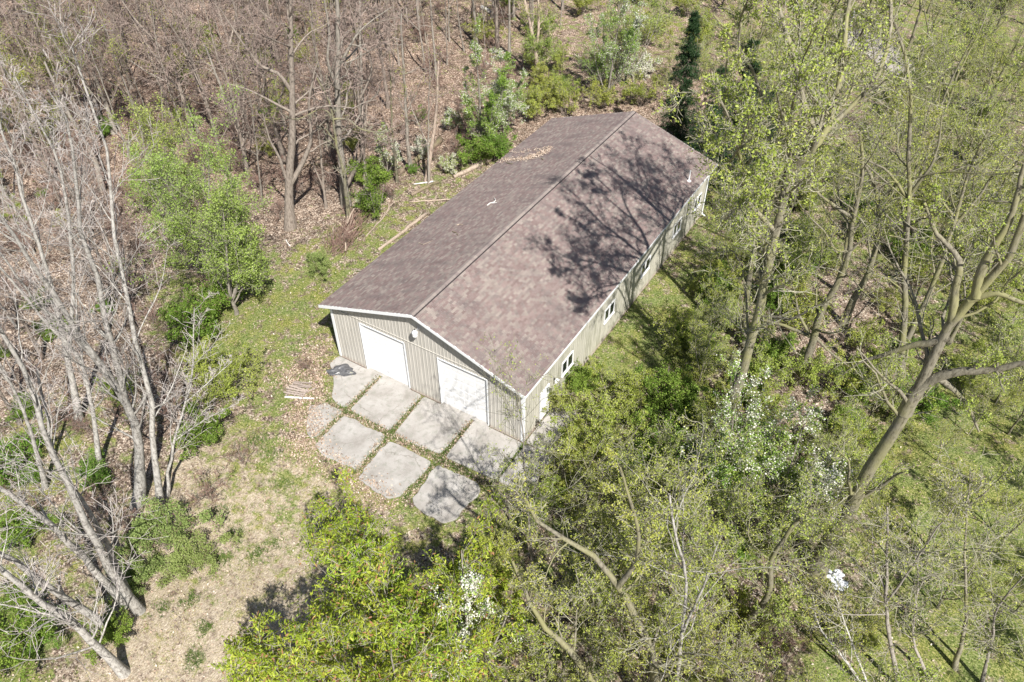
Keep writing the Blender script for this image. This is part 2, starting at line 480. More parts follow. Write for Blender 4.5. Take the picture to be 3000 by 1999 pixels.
# ------------------------------------------------------------------ the building
BW, BL, HE, RISE, OF, OS, OB = 12.2, 24.4, 4.06, 2.07, .44, .34, .41
SL = RISE/(BW/2)
barn = link('pole_barn', None)
tag(barn, 'long beige metal-sided pole barn with brown shingle roof and two white garage doors', 'building')
wall = MB()
wall.box(.03, BW-.03, .12, BL-.03, -.2, HE-.06)
wall.prism([(.03, HE-.06), (BW-.03, HE-.06), (BW/2, HE+RISE-.12)], .12, BL-.03, axis=1)
wall_o = wall.build('wall', M['soffit'], barn)
zroof = lambda x: HE+RISE-abs(x-BW/2)*SL-.10
RP, RW = .2286, .045
def ribbed(a0, a1, z0, ztop, place):
    """one sheet with raised ribs between a0 and a1; place(a, out, z) -> xyz"""
    xs = []
    k = math.floor(a0/RP)
    while k*RP < a1+RP:
        c = k*RP
        for d, o in ((-RW, .003), (-RW*.45, .024), (RW*.45, .024), (RW, .003), (RP/2, .003), (RP/2+.012, .008), (RP/2+.024, .003)):
            xs.append((c+d, o))
        k += 1
    xs = sorted(q for q in xs if a0+.004 < q[0] < a1-.004)
    xs = [(a0+.001, .003)]+xs+[(a1-.001, .003)]
    V = []; Fq = []
    for a, o in xs:
        V.append(place(a, o, z0)); V.append(place(a, o, ztop(a)))
    for i in range(len(xs)-1): Fq.append((2*i, 2*i+2, 2*i+3, 2*i+1))
    return V, Fq
def add_panel(a0, a1, z0, ztop, place, mat):
    V, Fq = ribbed(a0, a1, z0, ztop, place)
    return link('wall_panel', mk_mesh('wall_panel', V, Fq, mat), wall_o)
D1, D2, DH = (1.97, 5.01), (7.09, 10.13), 3.36
front = lambda a, o, z: (a, -o, z)
cuts = [0.06, .914*1, D1[0]-.05, D1[1]+.05, .914*6.5, D2[0]-.05, D2[1]+.05, .914*12.2, BW-.06]
for a, b in zip(cuts[:-1], cuts[1:]):
    indoor = any(d[0]-.06 <= a and b <= d[1]+.06 for d in (D1, D2))
    if not indoor:
        add_panel(a, b, .03, lambda x: 3.63, front, M['panel'])
    else:
        m = (a+b)/2
        add_panel(a, m, DH+.05, lambda x: 3.63, front, M['panel']); add_panel(m, b, DH+.05, lambda x: 3.63, front, M['panel'])
xs = list(np.arange(.06, BW-.06, .914))+[BW-.06]
for a, b in zip(xs[:-1], xs[1:]):
    if b-a > .2:
        if a < BW/2-.01 < b-.01:
            add_panel(a, BW/2, 3.67, zroof, front, M['panel']); add_panel(BW/2, b, 3.67, zroof, front, M['panel'])
        else: add_panel(a, b, 3.67, zroof, front, M['panel'])
back = lambda a, o, z: (BW-a, BL+o, z)
for a, b in zip(xs[:-1], xs[1:]): add_panel(a, b, .03, lambda x: zroof(BW-x), back, M['panel_side'])
side = lambda a, o, z: (BW+o, a, z)
left = lambda a, o, z: (-o, BL-a, z)
ys = list(np.arange(.06, BL-.06, .914))+[BL-.06]
ztop_side = lambda y: HE-.13
for a, b in zip(ys[:-1], ys[1:]): add_panel(a, b, .03, ztop_side, left, M['panel_side'])
WIN = [(3.86, 5.10), (8.82, 10.10), (13.76, 15.05), (18.70, 20.00), (22.3, 23.5)]
DOOR = (1.62, 2.54)
opens = [(DOOR[0]-.05, DOOR[1]+.05, -1, 2.10)]+[(a-.03, b+.03, 1.36, 2.38) for a, b in WIN]
edges = sorted(ys+[e for o in opens for e in o[:2]])
edges = [e for i, e in enumerate(edges) if i == 0 or e-edges[i-1] > .03]
for a, b in zip(edges[:-1], edges[1:]):
    m = (a+b)/2
    op = [o for o in opens if o[0]-.02 < m < o[1]+.02]
    if op:
        if op[0][2] > 0: add_panel(a, b, .03, lambda y, q=op[0][2]: q, side, M['panel_side'])
        add_panel(a, b, op[0][3], ztop_side, side, M['panel_side'])
    else: add_panel(a, b, .03, ztop_side, side, M['panel_side'])
t = MB(); t.box(.07, BW-.07, -.040, .004, 3.632, 3.668); t.build('drip_trim', M['panel'], wall_o)
for cx in (0, BW):
    t = MB()
    sx = 1 if cx > 0 else -1
    t.prism([(cx-sx*.13, -.035), (cx+sx*.035, -.035), (cx+sx*.035, .13), (cx+sx*.012, .13), (cx+sx*.012, -.012), (cx-sx*.13, -.012)][::sx], .0, zroof(cx)-.05, axis=2)
    t.build('corner_trim', M['white_metal'], wall_o)
    t = MB()
    t.prism([(cx-sx*.13, BL+.035), (cx+sx*.035, BL+.035), (cx+sx*.035, BL-.13), (cx+sx*.012, BL-.13), (cx+sx*.012, BL+.012), (cx-sx*.13, BL+.012)][::-sx], .0, zroof(cx)-.05, axis=2)
    t.build('corner_trim', M['white_metal'], wall_o)
t = MB(); t.box(-.02, D1[0]-.06, -.05, .02, -.06, .035); t.box(D1[1]+.06, D2[0]-.06, -.05, .02, -.06, .035); t.box(D2[1]+.06, BW+.02, -.05, .02, -.06, .035)
t.build('base_trim', M['old_wood'], wall_o)
t = MB(); t.box(BW-.02, BW+.045, .14, DOOR[0]-.06, -.06, .035); t.box(BW-.02, BW+.045, DOOR[1]+.06, BL-.14, -.06, .035)
t.build('base_trim', M['old_wood'], wall_o)
# garage doors: six raised sections each, set back in a trimmed opening
for (a, b) in (D1, D2):
    d = link('garage_door', None, barn, (a, 0, 0))
    w = b-a; n = 6; hs = (DH-.02)/n
    for i in range(n):
        s = MB(); z0 = .02+i*hs
        s.box(.05, w-.05, .095, .118, z0+.004, z0+hs-.004)
        for k in range(4):
            x0 = .05+(w-.1)*(k+.06)/4; x1 = .05+(w-.1)*(k+.94)/4
            s.prism([(x0, z0+.07), (x1, z0+.07), (x1, z0+hs-.07), (x0, z0+hs-.07)], .088, .0955, axis=1)
        s.build('door_section', M['door_white'], d)
    s = MB(); s.box(.0, .05, -.03, .11, .0, DH); s.build('jamb', M['white_metal'], d)
    s = MB(); s.box(w-.05, w, -.03, .11, .0, DH); s.build('jamb', M['white_metal'], d)
    s = MB(); s.box(0, w, -.034, .11, DH+.001, DH+.055); s.build('header', M['white_metal'], d)
    s = MB(); s.box(w*.5-.09, w*.5+.09, .070, .086, .42, .46); s.tube([(w*.5-.08, .075, .44), (w*.5-.08, .05, .44), (w*.5+.08, .05, .44), (w*.5+.08, .075, .44)], .012)
    s.build('handle', M['lamp_grey'], d)
    s = MB(); s.box(0, w, -.10, .095, -.05, .022); s.build('threshold', M['concrete'], d)
# side door
d = link('side_door', None, barn, (BW, DOOR[0], 0))
w = DOOR[1]-DOOR[0]
s = MB(); s.box(.0, .035, .05, w-.05, .03, 2.03)
for z0, z1 in ((.2, .85), (1.0, 1.9)):
    for y0, y1 in ((.12, w/2-.04), (w/2+.04, w-.12)): s.box(.035, .043, y0, y1, z0, z1)
s.build('door_leaf', M['door_white'], d)
s = MB(); s.box(-.01, .05, 0, .05, 0, 2.08); s.box(-.01, .05, w-.05, w, 0, 2.08); s.box(-.01, .052, .05, w-.05, 2.031, 2.08); s.build('frame', M['window_white'], d)
s = MB(); s.tube([(.035, .11, 1.0), (.085, .11, 1.0)], .022, 8); s.tube([(.085, .11, 1.0), (.085, .20, 1.0)], .012); s.build('handle', M['lamp_grey'], d)
for (a, b) in WIN:
    z0, z1 = 1.40, 2.35; w = b-a; h = z1-z0
    wd = link('window', None, barn, (BW, a, z0))
    s = MB()
    s.box(-.02, .055, 0, .055, 0, h); s.box(-.02, .055, w-.055, w, 0, h)
    s.box(-.02, .057, .055, w-.055, 0, .055); s.box(-.02, .057, .055, w-.055, h-.055, h)
    s.box(-.02, .050, w/2-.035, w/2+.035, .055, h-.055)
    s.build('frame', M['window_white'], wd)
    s = MB(); s.box(.0, .09, -.02, w+.02, -.045, -.003); s.build('sill', M['window_white'], wd)
    for y0, y1, x in ((.055, w/2-.035, .015), (w/2+.035, w-.055, .028)):
        s = MB(); s.box(x-.006, x, y0+.03, y1-.03, .085, h-.085); s.build('pane', M['glass'], wd)
        s = MB(); s.box(x-.012, x+.012, y0, y0+.03, .055, h-.055); s.box(x-.012, x+.012, y1-.03, y1, .055, h-.055)
        s.box(x-.012, x+.013, y0+.03, y1-.03, .055, .085); s.box(x-.012, x+.013, y0+.03, y1-.03, h-.085, h-.055)
        s.build('sash', M['window_white'], wd)

# roof
TH = math.atan(SL)
slope = (BW/2+OS)/math.cos(TH)
y0r, y1r = -OF, BL+OB
ZR = HE+RISE
ed = ZR-(BW/2+OS)*SL
r = MB()
r.prism([(-OS, ed-.09), (BW/2, ZR-.09), (BW+OS, ed-.09), (BW+OS, ed-.01), (BW/2, ZR-.01), (-OS, ed-.01)][::-1], y0r+.01, y1r-.01, axis=1)
roof = r.build('roof', M['soffit'], barn)
for y, yy in ((y0r-.02, y0r+.008), (y1r-.008, y1r+.02)):
    for sgn in (-1, 1):
        r = MB(); xe = BW/2+sgn*(BW/2+OS+.02); ze = ZR-(BW/2+OS+.02)*SL
        pr = [(BW/2, ZR-.20), (xe, ze-.20), (xe, ze-.005), (BW/2, ZR-.005)]
        r.prism(pr if sgn > 0 else pr[::-1], y, yy, axis=1); r.build('fascia', M['white_metal'], roof)
for sgn in (-1, 1):
    xe = BW/2+sgn*(BW/2+OS)
    r = MB(); a, b = sorted((xe-.002, xe+sgn*.022)); r.box(a, b, y0r+.01, y1r-.01, ed-.17, ed-.012); r.build('fascia', M['white_metal'], roof)
    a, b = sorted((xe, BW/2+sgn*(BW/2)))
    r = MB(); r.box(a, b, y0r+.01, y1r-.01, ed-.165, ed-.15); r.build('soffit', M['soffit'], roof)
# downspout at the far right corner
r = MB(); r.tube([(BW+OS-.05, BL+.1, ed-.15), (BW+.10, BL-.15, ed-.55), (BW+.10, BL-.15, .25), (BW+.38, BL-.15, .10)], .045, 8); r.build('downspout', M['white_metal'], barn)

PAL = .22*np.array([.225, .186, .172])+.78*np.array([(.225,.178,.166), (.195,.145,.136), (.255,.218,.195), (.275,.248,.218), (.215,.190,.172), (.180,.132,.124), (.235,.182,.168), (.29,.26,.232), (.185,.158,.148), (.21,.165,.155)])*np.array([.94, .89, .87])
EXP, TAB = .135, .225
nrow = int(slope/EXP)
ntab = int((y1r-y0r)/TAB)+1
rs = np.random.RandomState(11)
def tab_geo(u0, u1, s0, s1, cc, lift):
    """tab on the unrolled slope: u along the eave, s up the slope, out = normal"""
    t = .0075+lift
    return [(u0, s0, 0), (u1, s0, 0), (u1, s1, 0), (u0, s1, 0), (u0, s0, t), (u1, s0, t), (u1, s1, .0015), (u0, s1, .0015)]
TF = [(4, 5, 6, 7), (0, 1, 5, 4), (1, 2, 6, 5), (3, 0, 4, 7)]
def frame(sgn):
    e = np.array([BW/2+sgn*(BW/2+OS), 0, ed-.008])
    up = np.array([-sgn*math.cos(TH), 0, math.sin(TH)])
    nn = np.array([sgn*math.sin(TH), 0, math.cos(TH)])
    return e, up, nn
shared = {}
def shared_tab(ci, sgn):
    key = (ci, sgn)
    if key not in shared:
        e, up, nn = frame(sgn)
        pts = tab_geo(0, TAB-.006, 0, EXP+.004, None, .002*(ci % 3))
        V = [np.array([0, u, 0])+up*s+nn*o for u, s, o in pts]
        Fq = TF if sgn > 0 else [f[::-1] for f in TF]
        shared[key] = mk_mesh('shingle', V, Fq, M['shingle'], attr=np.tile(PAL[ci], (8, 1)))
    return shared[key]
single = 0
for sgn in (1, -1):
    e, up, nn = frame(sgn)
    Vb = []; Fb = []; Ab = []
    for k in range(nrow+1):
        off = -TAB*((k*.5+rs.uniform(-.12, .12)) % 1)
        prev = 0
        for j in range(ntab+1):
            u0 = y0r+off+j*TAB; u1 = u0+TAB-.006
            full = u0 >= y0r and u1 <= y1r
            u0 = max(u0, y0r-.012); u1 = min(u1, y1r+.012)
            if u1-u0 < .04: continue
            s0 = k*EXP-.01; s1 = min(s0+EXP+.012, slope+.02)
            prev = prev if rs.rand() < .12 else rs.randint(len(PAL))
            ci = prev
            if sgn > 0 and full and k < 16 and j < 20 and single < 300:
                p = e+np.array([0, u0, 0])+up*s0
                link('shingle', shared_tab(ci, sgn), roof, p); single += 1
                continue
            b0 = len(Vb)
            for u, s, o in tab_geo(u0, u1, s0, s1, None, rs.uniform(0, .004)):
                Vb.append(e+np.array([0, u, 0])+up*s+nn*o)
            for f in TF: Fb.append(tuple(b0+i for i in (f if sgn > 0 else f[::-1])))
            Ab += [PAL[ci]*rs.uniform(.9, 1.1)]*8
    o = link('shingle', mk_mesh('shingle_courses', np.array(Vb), np.array(Fb), M['shingle'], attr=np.array(Ab)), roof)
    tag(o, 'remaining overlapping roof shingles', kind='stuff')
# vented ridge: dark vent core with caps lapped over it
r = MB()
cw = .15
r.prism([(BW/2-cw+.02, ZR-cw*SL), (BW/2+cw+.045, ZR-(cw+.045)*SL), (BW/2+cw+.03, ZR-cw*SL+.026), (BW/2, ZR+.030), (BW/2-cw+.02, ZR-cw*SL+.030)], y0r-.005, y1r+.005, axis=1)
r.build('ridge_vent', M['black_vent'], roof)
capm = []
for ci in range(3):
    c = MB(); L = .255
    for sg in (-1, 1):
        q = [(BW/2, ZR+.034), (BW/2+sg*cw, ZR-cw*SL+.034)]
        c.poly([(q[0][0], 0, q[0][1]+.006), (q[1][0], 0, q[1][1]+.006), (q[1][0], L, q[1][1]), (q[0][0], L, q[0][1])][::sg])
        c.poly([(q[1][0], 0, q[1][1]-.010), (q[1][0], L, q[1][1]-.014), (q[1][0], L, q[1][1]), (q[1][0], 0, q[1][1]+.006)][::sg])
        c.poly([(q[0][0], 0, q[0][1]-.008), (q[1][0], 0, q[1][1]-.010), (q[1][0], 0, q[1][1]+.006), (q[0][0], 0, q[0][1]+.006)][::sg])
    capm.append(mk_mesh('ridge_cap', c.v, c.f, M['shingle'], attr=np.tile([(.235,.20,.18), (.26,.22,.195), (.22,.18,.165)][ci], (len(c.v), 1))))
y = y0r-.01
while y < y1r-.2:
    link('ridge_cap', capm[rs.randint(3)], roof, (0, y, 0)); y += .245
# vent pipe near the far right eave
e, up, nn = frame(1)
vp = e+np.array([0, 21.4, 0])+up*.75
r = MB(); r.lathe([(.16, -.03), (.15, .01), (.05, .06), (.045, .75), (.038, .75), (.038, .55)], vp, 12); r.build('vent_pipe', M['pipe_white'], roof, smooth=False)

# yard light in the gable
lp = link('yard_light', None, barn, (6.12, 0, 4.92))
s = MB(); s.box(-.07, .07, -.035, -.004, -.10, .10); s.tube([(0, -.03, .02), (0, -.16, .06), (0, -.26, .04), (0, -.34, .0)], .022, 8); s.build('bracket', M['lamp_grey'], lp)
s = MB(); s.lathe([(.001, .17), (.055, .16), (.06, .10), (.06, .08), (.135, .06), (.15, .0), (.15, -.09), (.13, -.10)], (0, -.36, .0), 20); s.build('head', M['white_metal'], lp, smooth=True)
s = MB(); s.lathe([(.03, .235), (.035, .17), (.034, .165)], (0, -.36, .0), 10); s.lathe([(.001, .237), (.03, .235)], (0, -.36, 0), 10); s.build('photocell', M['lamp_dark'], lp)
s = MB(); s.lathe([(.128, -.10), (.145, -.115), (.145, -.15), (.13, -.24), (.09, -.29), (.001, -.30)], (0, -.36, .0), 20); s.build('lens', M['window_white'], lp, smooth=True)
# small twin floodlight by the side door
lp = link('wall_light', None, barn, (BW+.03, 3.02, 1.98))
s = MB(); s.box(0, .03, -.06, .06, -.06, .06); s.tube([(.03, 0, 0), (.10, 0, -.02)], .018); s.build('bracket', M['lamp_dark'], lp)
for dy in (-.08, .08):
    s = MB(); s.tube([(.09, dy*.3, -.02), (.13, dy, -.03), (.21, dy*1.4, -.10)], [.03, .04, .065], 10); s.build('lamp_head', M['window_white'], lp)

# ------------------------------------------------------------------ concrete apron
ap = link('concrete_apron', None)
tag(ap, 'cracked concrete apron in front of the garage doors', kind='structure')
SLABS = [
 [(-.05,-.10), (2.97,-.10), (2.95,-2.95), (2.45,-3.02), (1.75,-2.75), (1.35,-2.1), (.5,-1.2), (-.05,-.9)],
 [(3.10,-.10), (5.86,-.10), (5.93,-2.98), (3.22,-2.95)],
 [(6.00,-.10), (9.12,-.10), (9.08,-2.86), (7.6,-3.05), (6.28,-3.10)],
 [(9.28,-.10), (12.25,-.10), (12.30,-2.75), (9.40,-2.90)],
 [(1.30,-3.75), (2.1,-3.2), (2.96,-3.22), (2.98,-5.2), (2.75,-5.55), (2.1,-5.1), (1.6,-4.5)],
 [(3.22,-3.42), (5.98,-3.40), (6.15,-5.85), (4.2,-5.98), (3.28,-5.72)],
 [(6.28,-3.50), (9.05,-3.48), (8.92,-5.95), (8.55,-6.32), (6.5,-6.25)],
 [(9.35,-3.45), (11.85,-3.40), (12.05,-3.7), (11.85,-5.75), (11.5,-6.1), (9.95,-6.05), (9.50,-5.7)],
 [(12.40,-.10), (14.1,-.05), (14.0,-2.6), (12.42,-2.75)],
 [(12.32,.02), (13.7,.05), (13.6,3.2), (12.32,3.25)],
]
def slab(poly, seed):
    rr = np.random.RandomState(seed)
    P = np.array(poly, float); out = []
    n = len(P)
    for i in range(n):
        a, b = P[i], P[(i+1) % n]; L = np.linalg.norm(b-a); k = max(2, int(L/.16))
        for j in range(k):
            out.append(a+(b-a)*(j/k))
    out = np.array(out)
    for _ in range(1): out = .5*out+.25*(np.roll(out, 1, 0)+np.roll(out, -1, 0))
    nrm = np.roll(out, -1, 0)-np.roll(out, 1, 0); nrm = np.stack([nrm[:, 1], -nrm[:, 0]], -1); nrm /= np.linalg.norm(nrm, axis=1, keepdims=True)
    wv = rr.normal(0, .05, len(out)); wv = (wv+np.roll(wv, 1)+np.roll(wv, -1))/2
    if poly[0][1] < -.5: out += nrm*wv[:, None]
    c = out.mean(0)
    ins = out+(c-out)/np.linalg.norm(c-out, axis=1, keepdims=True)*.02
    tilt = rr.normal(0, .004, 2); h = .048+rr.uniform(-.008, .012)
    zf = lambda q: h+(q[0]-c[0])*tilt[0]+(q[1]-c[1])*tilt[1]
    n = len(out)
    V = [(q[0], q[1], -.12) for q in out]+[(q[0], q[1], zf(q)-.014) for q in out]+[(q[0], q[1], zf(q)) for q in ins]
    area = sum(out[i][0]*out[(i+1) % n][1]-out[(i+1) % n][0]*out[i][1] for i in range(n))
    Fq = []
    for i in range(n):
        j = (i+1) % n
        Fq += [(i, j, n+j, n+i), (n+i, n+j, 2*n+j, 2*n+i)]
    Fq.append(tuple(range(2*n, 3*n)))
    if area < 0: Fq = [f[::-1] for f in Fq]
    link('slab', mk_mesh('slab', V, Fq, M['concrete']), ap)
for i, p in enumerate(SLABS): slab(p, 40+i)

# ------------------------------------------------------------------ tree builder
def resample(P, k):
    P = np.asarray(P, float)
    if len(P) > 2:          # smooth through the given points
        Q = [P[0]]
        for i in range(len(P)-1):
            p0 = P[max(i-1, 0)]; p1 = P[i]; p2 = P[i+1]; p3 = P[min(i+2, len(P)-1)]
            for t in (.25, .5, .75, 1.0):
                Q.append(.5*((2*p1)+(-p0+p2)*t+(2*p0-5*p1+4*p2-p3)*t*t+(-p0+3*p1-3*p2+p3)*t**3))
        P = np.array(Q)
    s = np.r_[0, np.cumsum(np.linalg.norm(np.diff(P, axis=0), axis=1))]
    t = np.linspace(0, s[-1], k)
    return np.stack([np.interp(t, s, P[:, i]) for i in range(3)], -1), s[-1]
def unit(v): return v/(np.linalg.norm(v, axis=-1, keepdims=True)+1e-9)
def tubes(P, R, sides, rr):
    n, k, _ = P.shape
    T = unit(np.gradient(P, axis=1))
    ref = unit(rr.normal(size=(n, 1, 3)))
    U = unit(np.cross(T, np.broadcast_to(ref, T.shape))); Wv = np.cross(T, U)
    a = np.arange(sides)*2*math.pi/sides
    V = P[:, :, None]+R[:, :, None, None]*(U[:, :, None]*np.cos(a)[None, None, :, None]+Wv[:, :, None]*np.sin(a)[None, None, :, None])
    b = (np.arange(n)[:, None, None]*k+np.arange(k-1)[None, :, None])*sides
    q = np.arange(sides)[None, None]; q2 = (q+1) % sides
    F = np.stack([b+q, b+q2, b+sides+q2, b+sides+q], -1).reshape(-1, 4)
    return V.reshape(-1, 3), F
def join(parts):
    V = []; F = []; c = 0
    for v, f in parts:
        V.append(v); F.append(f+c); c += len(v)
    return np.concatenate(V), np.concatenate(F)
def sprout(P, R, per, tlo, thi, ratio, ang, k, wob, up, rr, rfac=.62, tip=.25, spread=.35, droopmin=None):
    """children on every branch of a level; all in one go"""
    n, K, _ = P.shape
    per = np.full(n, per) if np.isscalar(per) else per
    pi = np.repeat(np.arange(n), per)
    m = len(pi)
    t = rr.uniform(tlo, thi, m)
    f = t*(K-1); i = np.minimum(f.astype(int), K-2); w = (f-i)[:, None]
    p = P[pi, i]*(1-w)+P[pi, i+1]*w
    rp = R[pi, i]*(1-w[:, 0])+R[pi, i+1]*w[:, 0]
    T = unit(P[pi, i+1]-P[pi, i])
    L = np.linalg.norm(np.diff(P, axis=1), axis=2).sum(1)[pi]
    ln = L*ratio*(1-.55*t)*rr.uniform(1-spread, 1+spread, m)
    q = unit(np.cross(T, unit(rr.normal(size=(m, 3)))))
    a = np.radians(rr.uniform(ang[0], ang[1], m))[:, None]
    d = unit(T*np.cos(a)+q*np.sin(a))
    pts = [p]; rad_ = [np.minimum(rp*.8, rp*rfac*rr.uniform(.75, 1.15, m))]
    r0 = rad_[0]
    for s in range(1, k):
        d = unit(d+rr.normal(0, wob, (m, 3))+np.array([0, 0, up]))
        pts.append(pts[-1]+d*(ln/(k-1))[:, None]); rad_.append(r0*(1-(1-tip)*s/(k-1)))
    return np.stack(pts, 1), np.stack(rad_, 1)
def leaves(P, per, size, asp, rr, off=.05, tlo=.15, flat=.4, cl=1, droop=0.0, R=None, fold=False):
    """leaf blades along twigs"""
    n, K, _ = P.shape
    pi = np.repeat(np.arange(n), per); m = len(pi)
    t = rr.uniform(tlo, 1, m)*(K-1); i = np.minimum(t.astype(int), K-2); w = (t-i)[:, None]
    p = P[pi, i]*(1-w)+P[pi, i+1]*w
    if cl > 1:
        p = np.repeat(p, cl, 0); m = len(p)
        p = p+rr.normal(0, off*.8, (m, 3))
    p = p+rr.normal(0, off, (m, 3))
    d = unit(rr.normal(size=(m, 3))+np.array([0, 0, -droop]))
    nn = unit(rr.normal(size=(m, 3))+np.array([0, 0, flat*3]))
    s = unit(np.cross(d, nn))
    L = size*rr.uniform(.65, 1.35, m)[:, None]; Wd = L*asp
    a = p; b = p+d*L*.5+s*Wd*.5; c = p+d*L; e = p+d*L*.5-s*Wd*.5
    V = np.stack([a, b, c, e], 1).reshape(-1, 3)
    F = np.arange(4*m).reshape(m, 4)
    return V, F, p
def make_tree(trunks, spec, seed, limbs=()):
    """trunks: [(points, r0, r1)] ; returns dict of meshes: trunk, twigs, crown"""
    rr = np.random.RandomState(seed)
    g = spec.get
    tr = []; P0 = []; R0 = []
    K0 = g('k0', 14)
    for P, r0, r1 in list(trunks)+list(limbs):
        Q, L = resample(P, K0)
        Q[1:] += rr.normal(0, .012*L/K0*4*g('crook', .6), (K0-1, 3))
        t = np.linspace(0, 1, K0)
        R = r0+(r1-r0)*t**.85
        if (P is trunks[0][0]): R = R*(1+.5*np.exp(-t*K0*.9))
        P0.append(Q); R0.append(R)
    P0 = np.stack(P0); R0 = np.stack(R0)
    tr.append(tubes(P0, R0, 8, rr))
    L0 = np.linalg.norm(np.diff(P0, axis=1), axis=2).sum(1)
    per = np.maximum(2, (g('n1', 14)*np.sqrt(L0/L0.max())).astype(int))
    P1, R1 = sprout(P0, R0, per, g('t1', .35), 1.0, g('l1', .42), g('a1', (28, 60)), 8, g('w1', .16), g('u1', .06), rr, g('rf1', .45), .22)
    tr.append(tubes(P1, R1, 5, rr))
    P2, R2 = sprout(P1, R1, g('n2', 7), .12, 1.0, g('l2', .50), g('a2', (25, 60)), 5, g('w2', .20), g('u2', .05), rr , g('rf2', .5), .3)
    rmin = g('rmin', .009)
    R2 = np.maximum(R2, rmin*1.2)
    P3, R3 = sprout(P2, R2, g('n3', 5), .1, 1.0, g('l3', .55), g('a3', (25, 65)), 3, g('w3', .22), g('u3', .04), rr, .6, .4)
    R3 = np.maximum(R3, rmin)
    tw = [tubes(P2, R2, 3, rr), tubes(P3, R3, 3, rr)]
    last = P3
    if g('n4', 0):
        P4, R4 = sprout(P3, R3, g('n4'), .1, 1.0, g('l4', .6), (25, 70), 3, .2, g('u3', .04), rr, .7, .5)
        R4 = np.maximum(R4, rmin*.8); tw.append(tubes(P4, R4, 3, rr)); last = P4
    out = {}
    v, f = join(tr); out['trunk'] = mk_mesh('trunk', v, f, M[g('bark')], smooth=True)
    v, f = join(tw); out['twigs'] = mk_mesh('twigs', v, f, M[g('twig')])
    if g('leaf'):
        V, F, p = leaves(last, g('lp', 3), g('ls', .08), g('la', .6), rr, g('lo', .05), cl=g('cl', 1), droop=g('droop', 0), flat=g('flat', .3))
        # each clump has its own shade of leaf, each leaf a little more
        cen = p.mean(0)
        k = rr.normal(0, 1.0, (6, 3))/g('clump', 1.6)*2.0; ph = rr.uniform(0, 6, 6)
        cl_ = sum(np.sin(p@k[i]+ph[i]) for i in range(6))/6.0
        tint = np.clip(g('tint', .45)+.28*cl_+rr.normal(0, .17, len(p)), 0, g('tmax', 1.0))
        if g('flower', 0):
            fl = sum(np.sin(p@(k[i]*.6)+ph[i]*2) for i in range(3))/3.0
            isf = rr.rand(len(p)) < np.clip(g('flower')+.5*fl, .02, .98)
            tint = np.where(isf, rr.uniform(.62, 1, len(p)), np.minimum(tint, .52))
        if g('seed', 0):
            isf = rr.rand(len(p)) < g('seed'); tint = np.where(isf, rr.uniform(.93, 1, len(p)), np.minimum(tint, .89))
        out['crown'] = mk_mesh('crown', V, F, M[g('leaf')], attr=np.repeat(tint, 4)[:, None]*np.ones((1, 3)))
    return out
def place_tree(name, meshes, loc, label, cat='tree', group=None, rz=0, s=1.0, tilt=(0, 0)):
    root = link(name, None, None, loc, (tilt[0], tilt[1], rz), s if hasattr(s, '__len__') else (s, s, s))
    tag(root, label, cat, group)
    for k, me in meshes.items(): link(k, me, root)
    return root
def rel(P):  # world polyline -> local to its own foot
    return P-P[0], P[0]

SP = {
 'silver': dict(bark='silver_bark', twig='silver_twig', n1=14, t1=.22, l1=.24, n2=5, n3=4, l2=.55, l3=.6, a1=(25, 50), u1=.09, rf1=.34, rf2=.45, rmin=.007, w1=.12, w2=.16),
 'brown': dict(bark='brown_bark', twig='brown_twig', n1=14, t1=.28, l1=.40, n2=6, n3=5, a1=(35, 75), u1=.03, w1=.28, w2=.32, rf1=.46, rf2=.52, rmin=.012),
 'grey': dict(bark='grey_bark', twig='brown_twig', n1=13, t1=.35, l1=.34, n2=6, n3=5, a1=(30, 70), u1=.04, w1=.2, w2=.25, rf1=.38, rmin=.007, leaf='leaf_olive', lp=1, ls=.08, la=.7, lo=.06),
 'olive': dict(bark='moss_bark', twig='moss_twig', n1=15, t1=.25, l1=.40, n2=6, n3=4, l3=.62, a1=(28, 65), u1=.05, w1=.22, w2=.26, rf1=.40, rf2=.46, rmin=.008, leaf='leaf_olive', lp=3, cl=2, ls=.068, la=.6, lo=.045, droop=.5, tint=.55, flat=.5),
 'spring': dict(bark='grey_bark', twig='moss_twig', n1=13, t1=.12, l1=.45, n2=7, n3=5, a1=(25, 60), u1=.06, rf1=.36, rmin=.006, leaf='leaf_spring', lp=2, cl=3, ls=.095, la=.65, lo=.09),
 'blossom': dict(bark='grey_bark', twig='moss_twig', n1=13, t1=.10, l1=.42, n2=7, n3=5, a1=(22, 50), u1=.12, rf1=.36, rmin=.006, leaf='leaf_blossom', lp=2, cl=4, ls=.068, la=.85, lo=.045, flower=.33),
 'ash': dict(bark='grey_bark', twig='moss_twig', n1=13, t1=.10, l1=.44, n2=7, n3=5, a1=(28, 60), u1=.08, rf1=.36, rmin=.007, leaf='leaf_ash', lp=4, cl=2, ls=.150, la=.30, lo=.06, droop=.5, seed=.09, flat=.5, clump=1.1),
}
def bush_spec(leaf, **k):
    d = dict(bark='brown_bark', twig='red_twig', n1=5, t1=.2, l1=.55, n2=5, n3=4, a1=(20, 60), w1=.15, u1=.04, rmin=.006, k0=7, leaf=leaf, lp=3, cl=2, ls=.09, la=.6, lo=.06)
    d.update(k); return d
def bush_trunks(n, h, spread, r, rr):
    out = []
    for i in range(n):
        a = rr.uniform(0, 6.28); s = spread*rr.uniform(.3, 1); hh = h*rr.uniform(.55, 1)*(1-.3*(s/spread)**2)
        b = np.array([rr.normal(0, .12), rr.normal(0, .12), -.1])
        m = b+np.array([math.cos(a)*s*.35, math.sin(a)*s*.35, hh*.55]); t = b+np.array([math.cos(a)*s, math.sin(a)*s, hh])
        out.append((np.array([b, m, t]), r, r*.3))
    return out
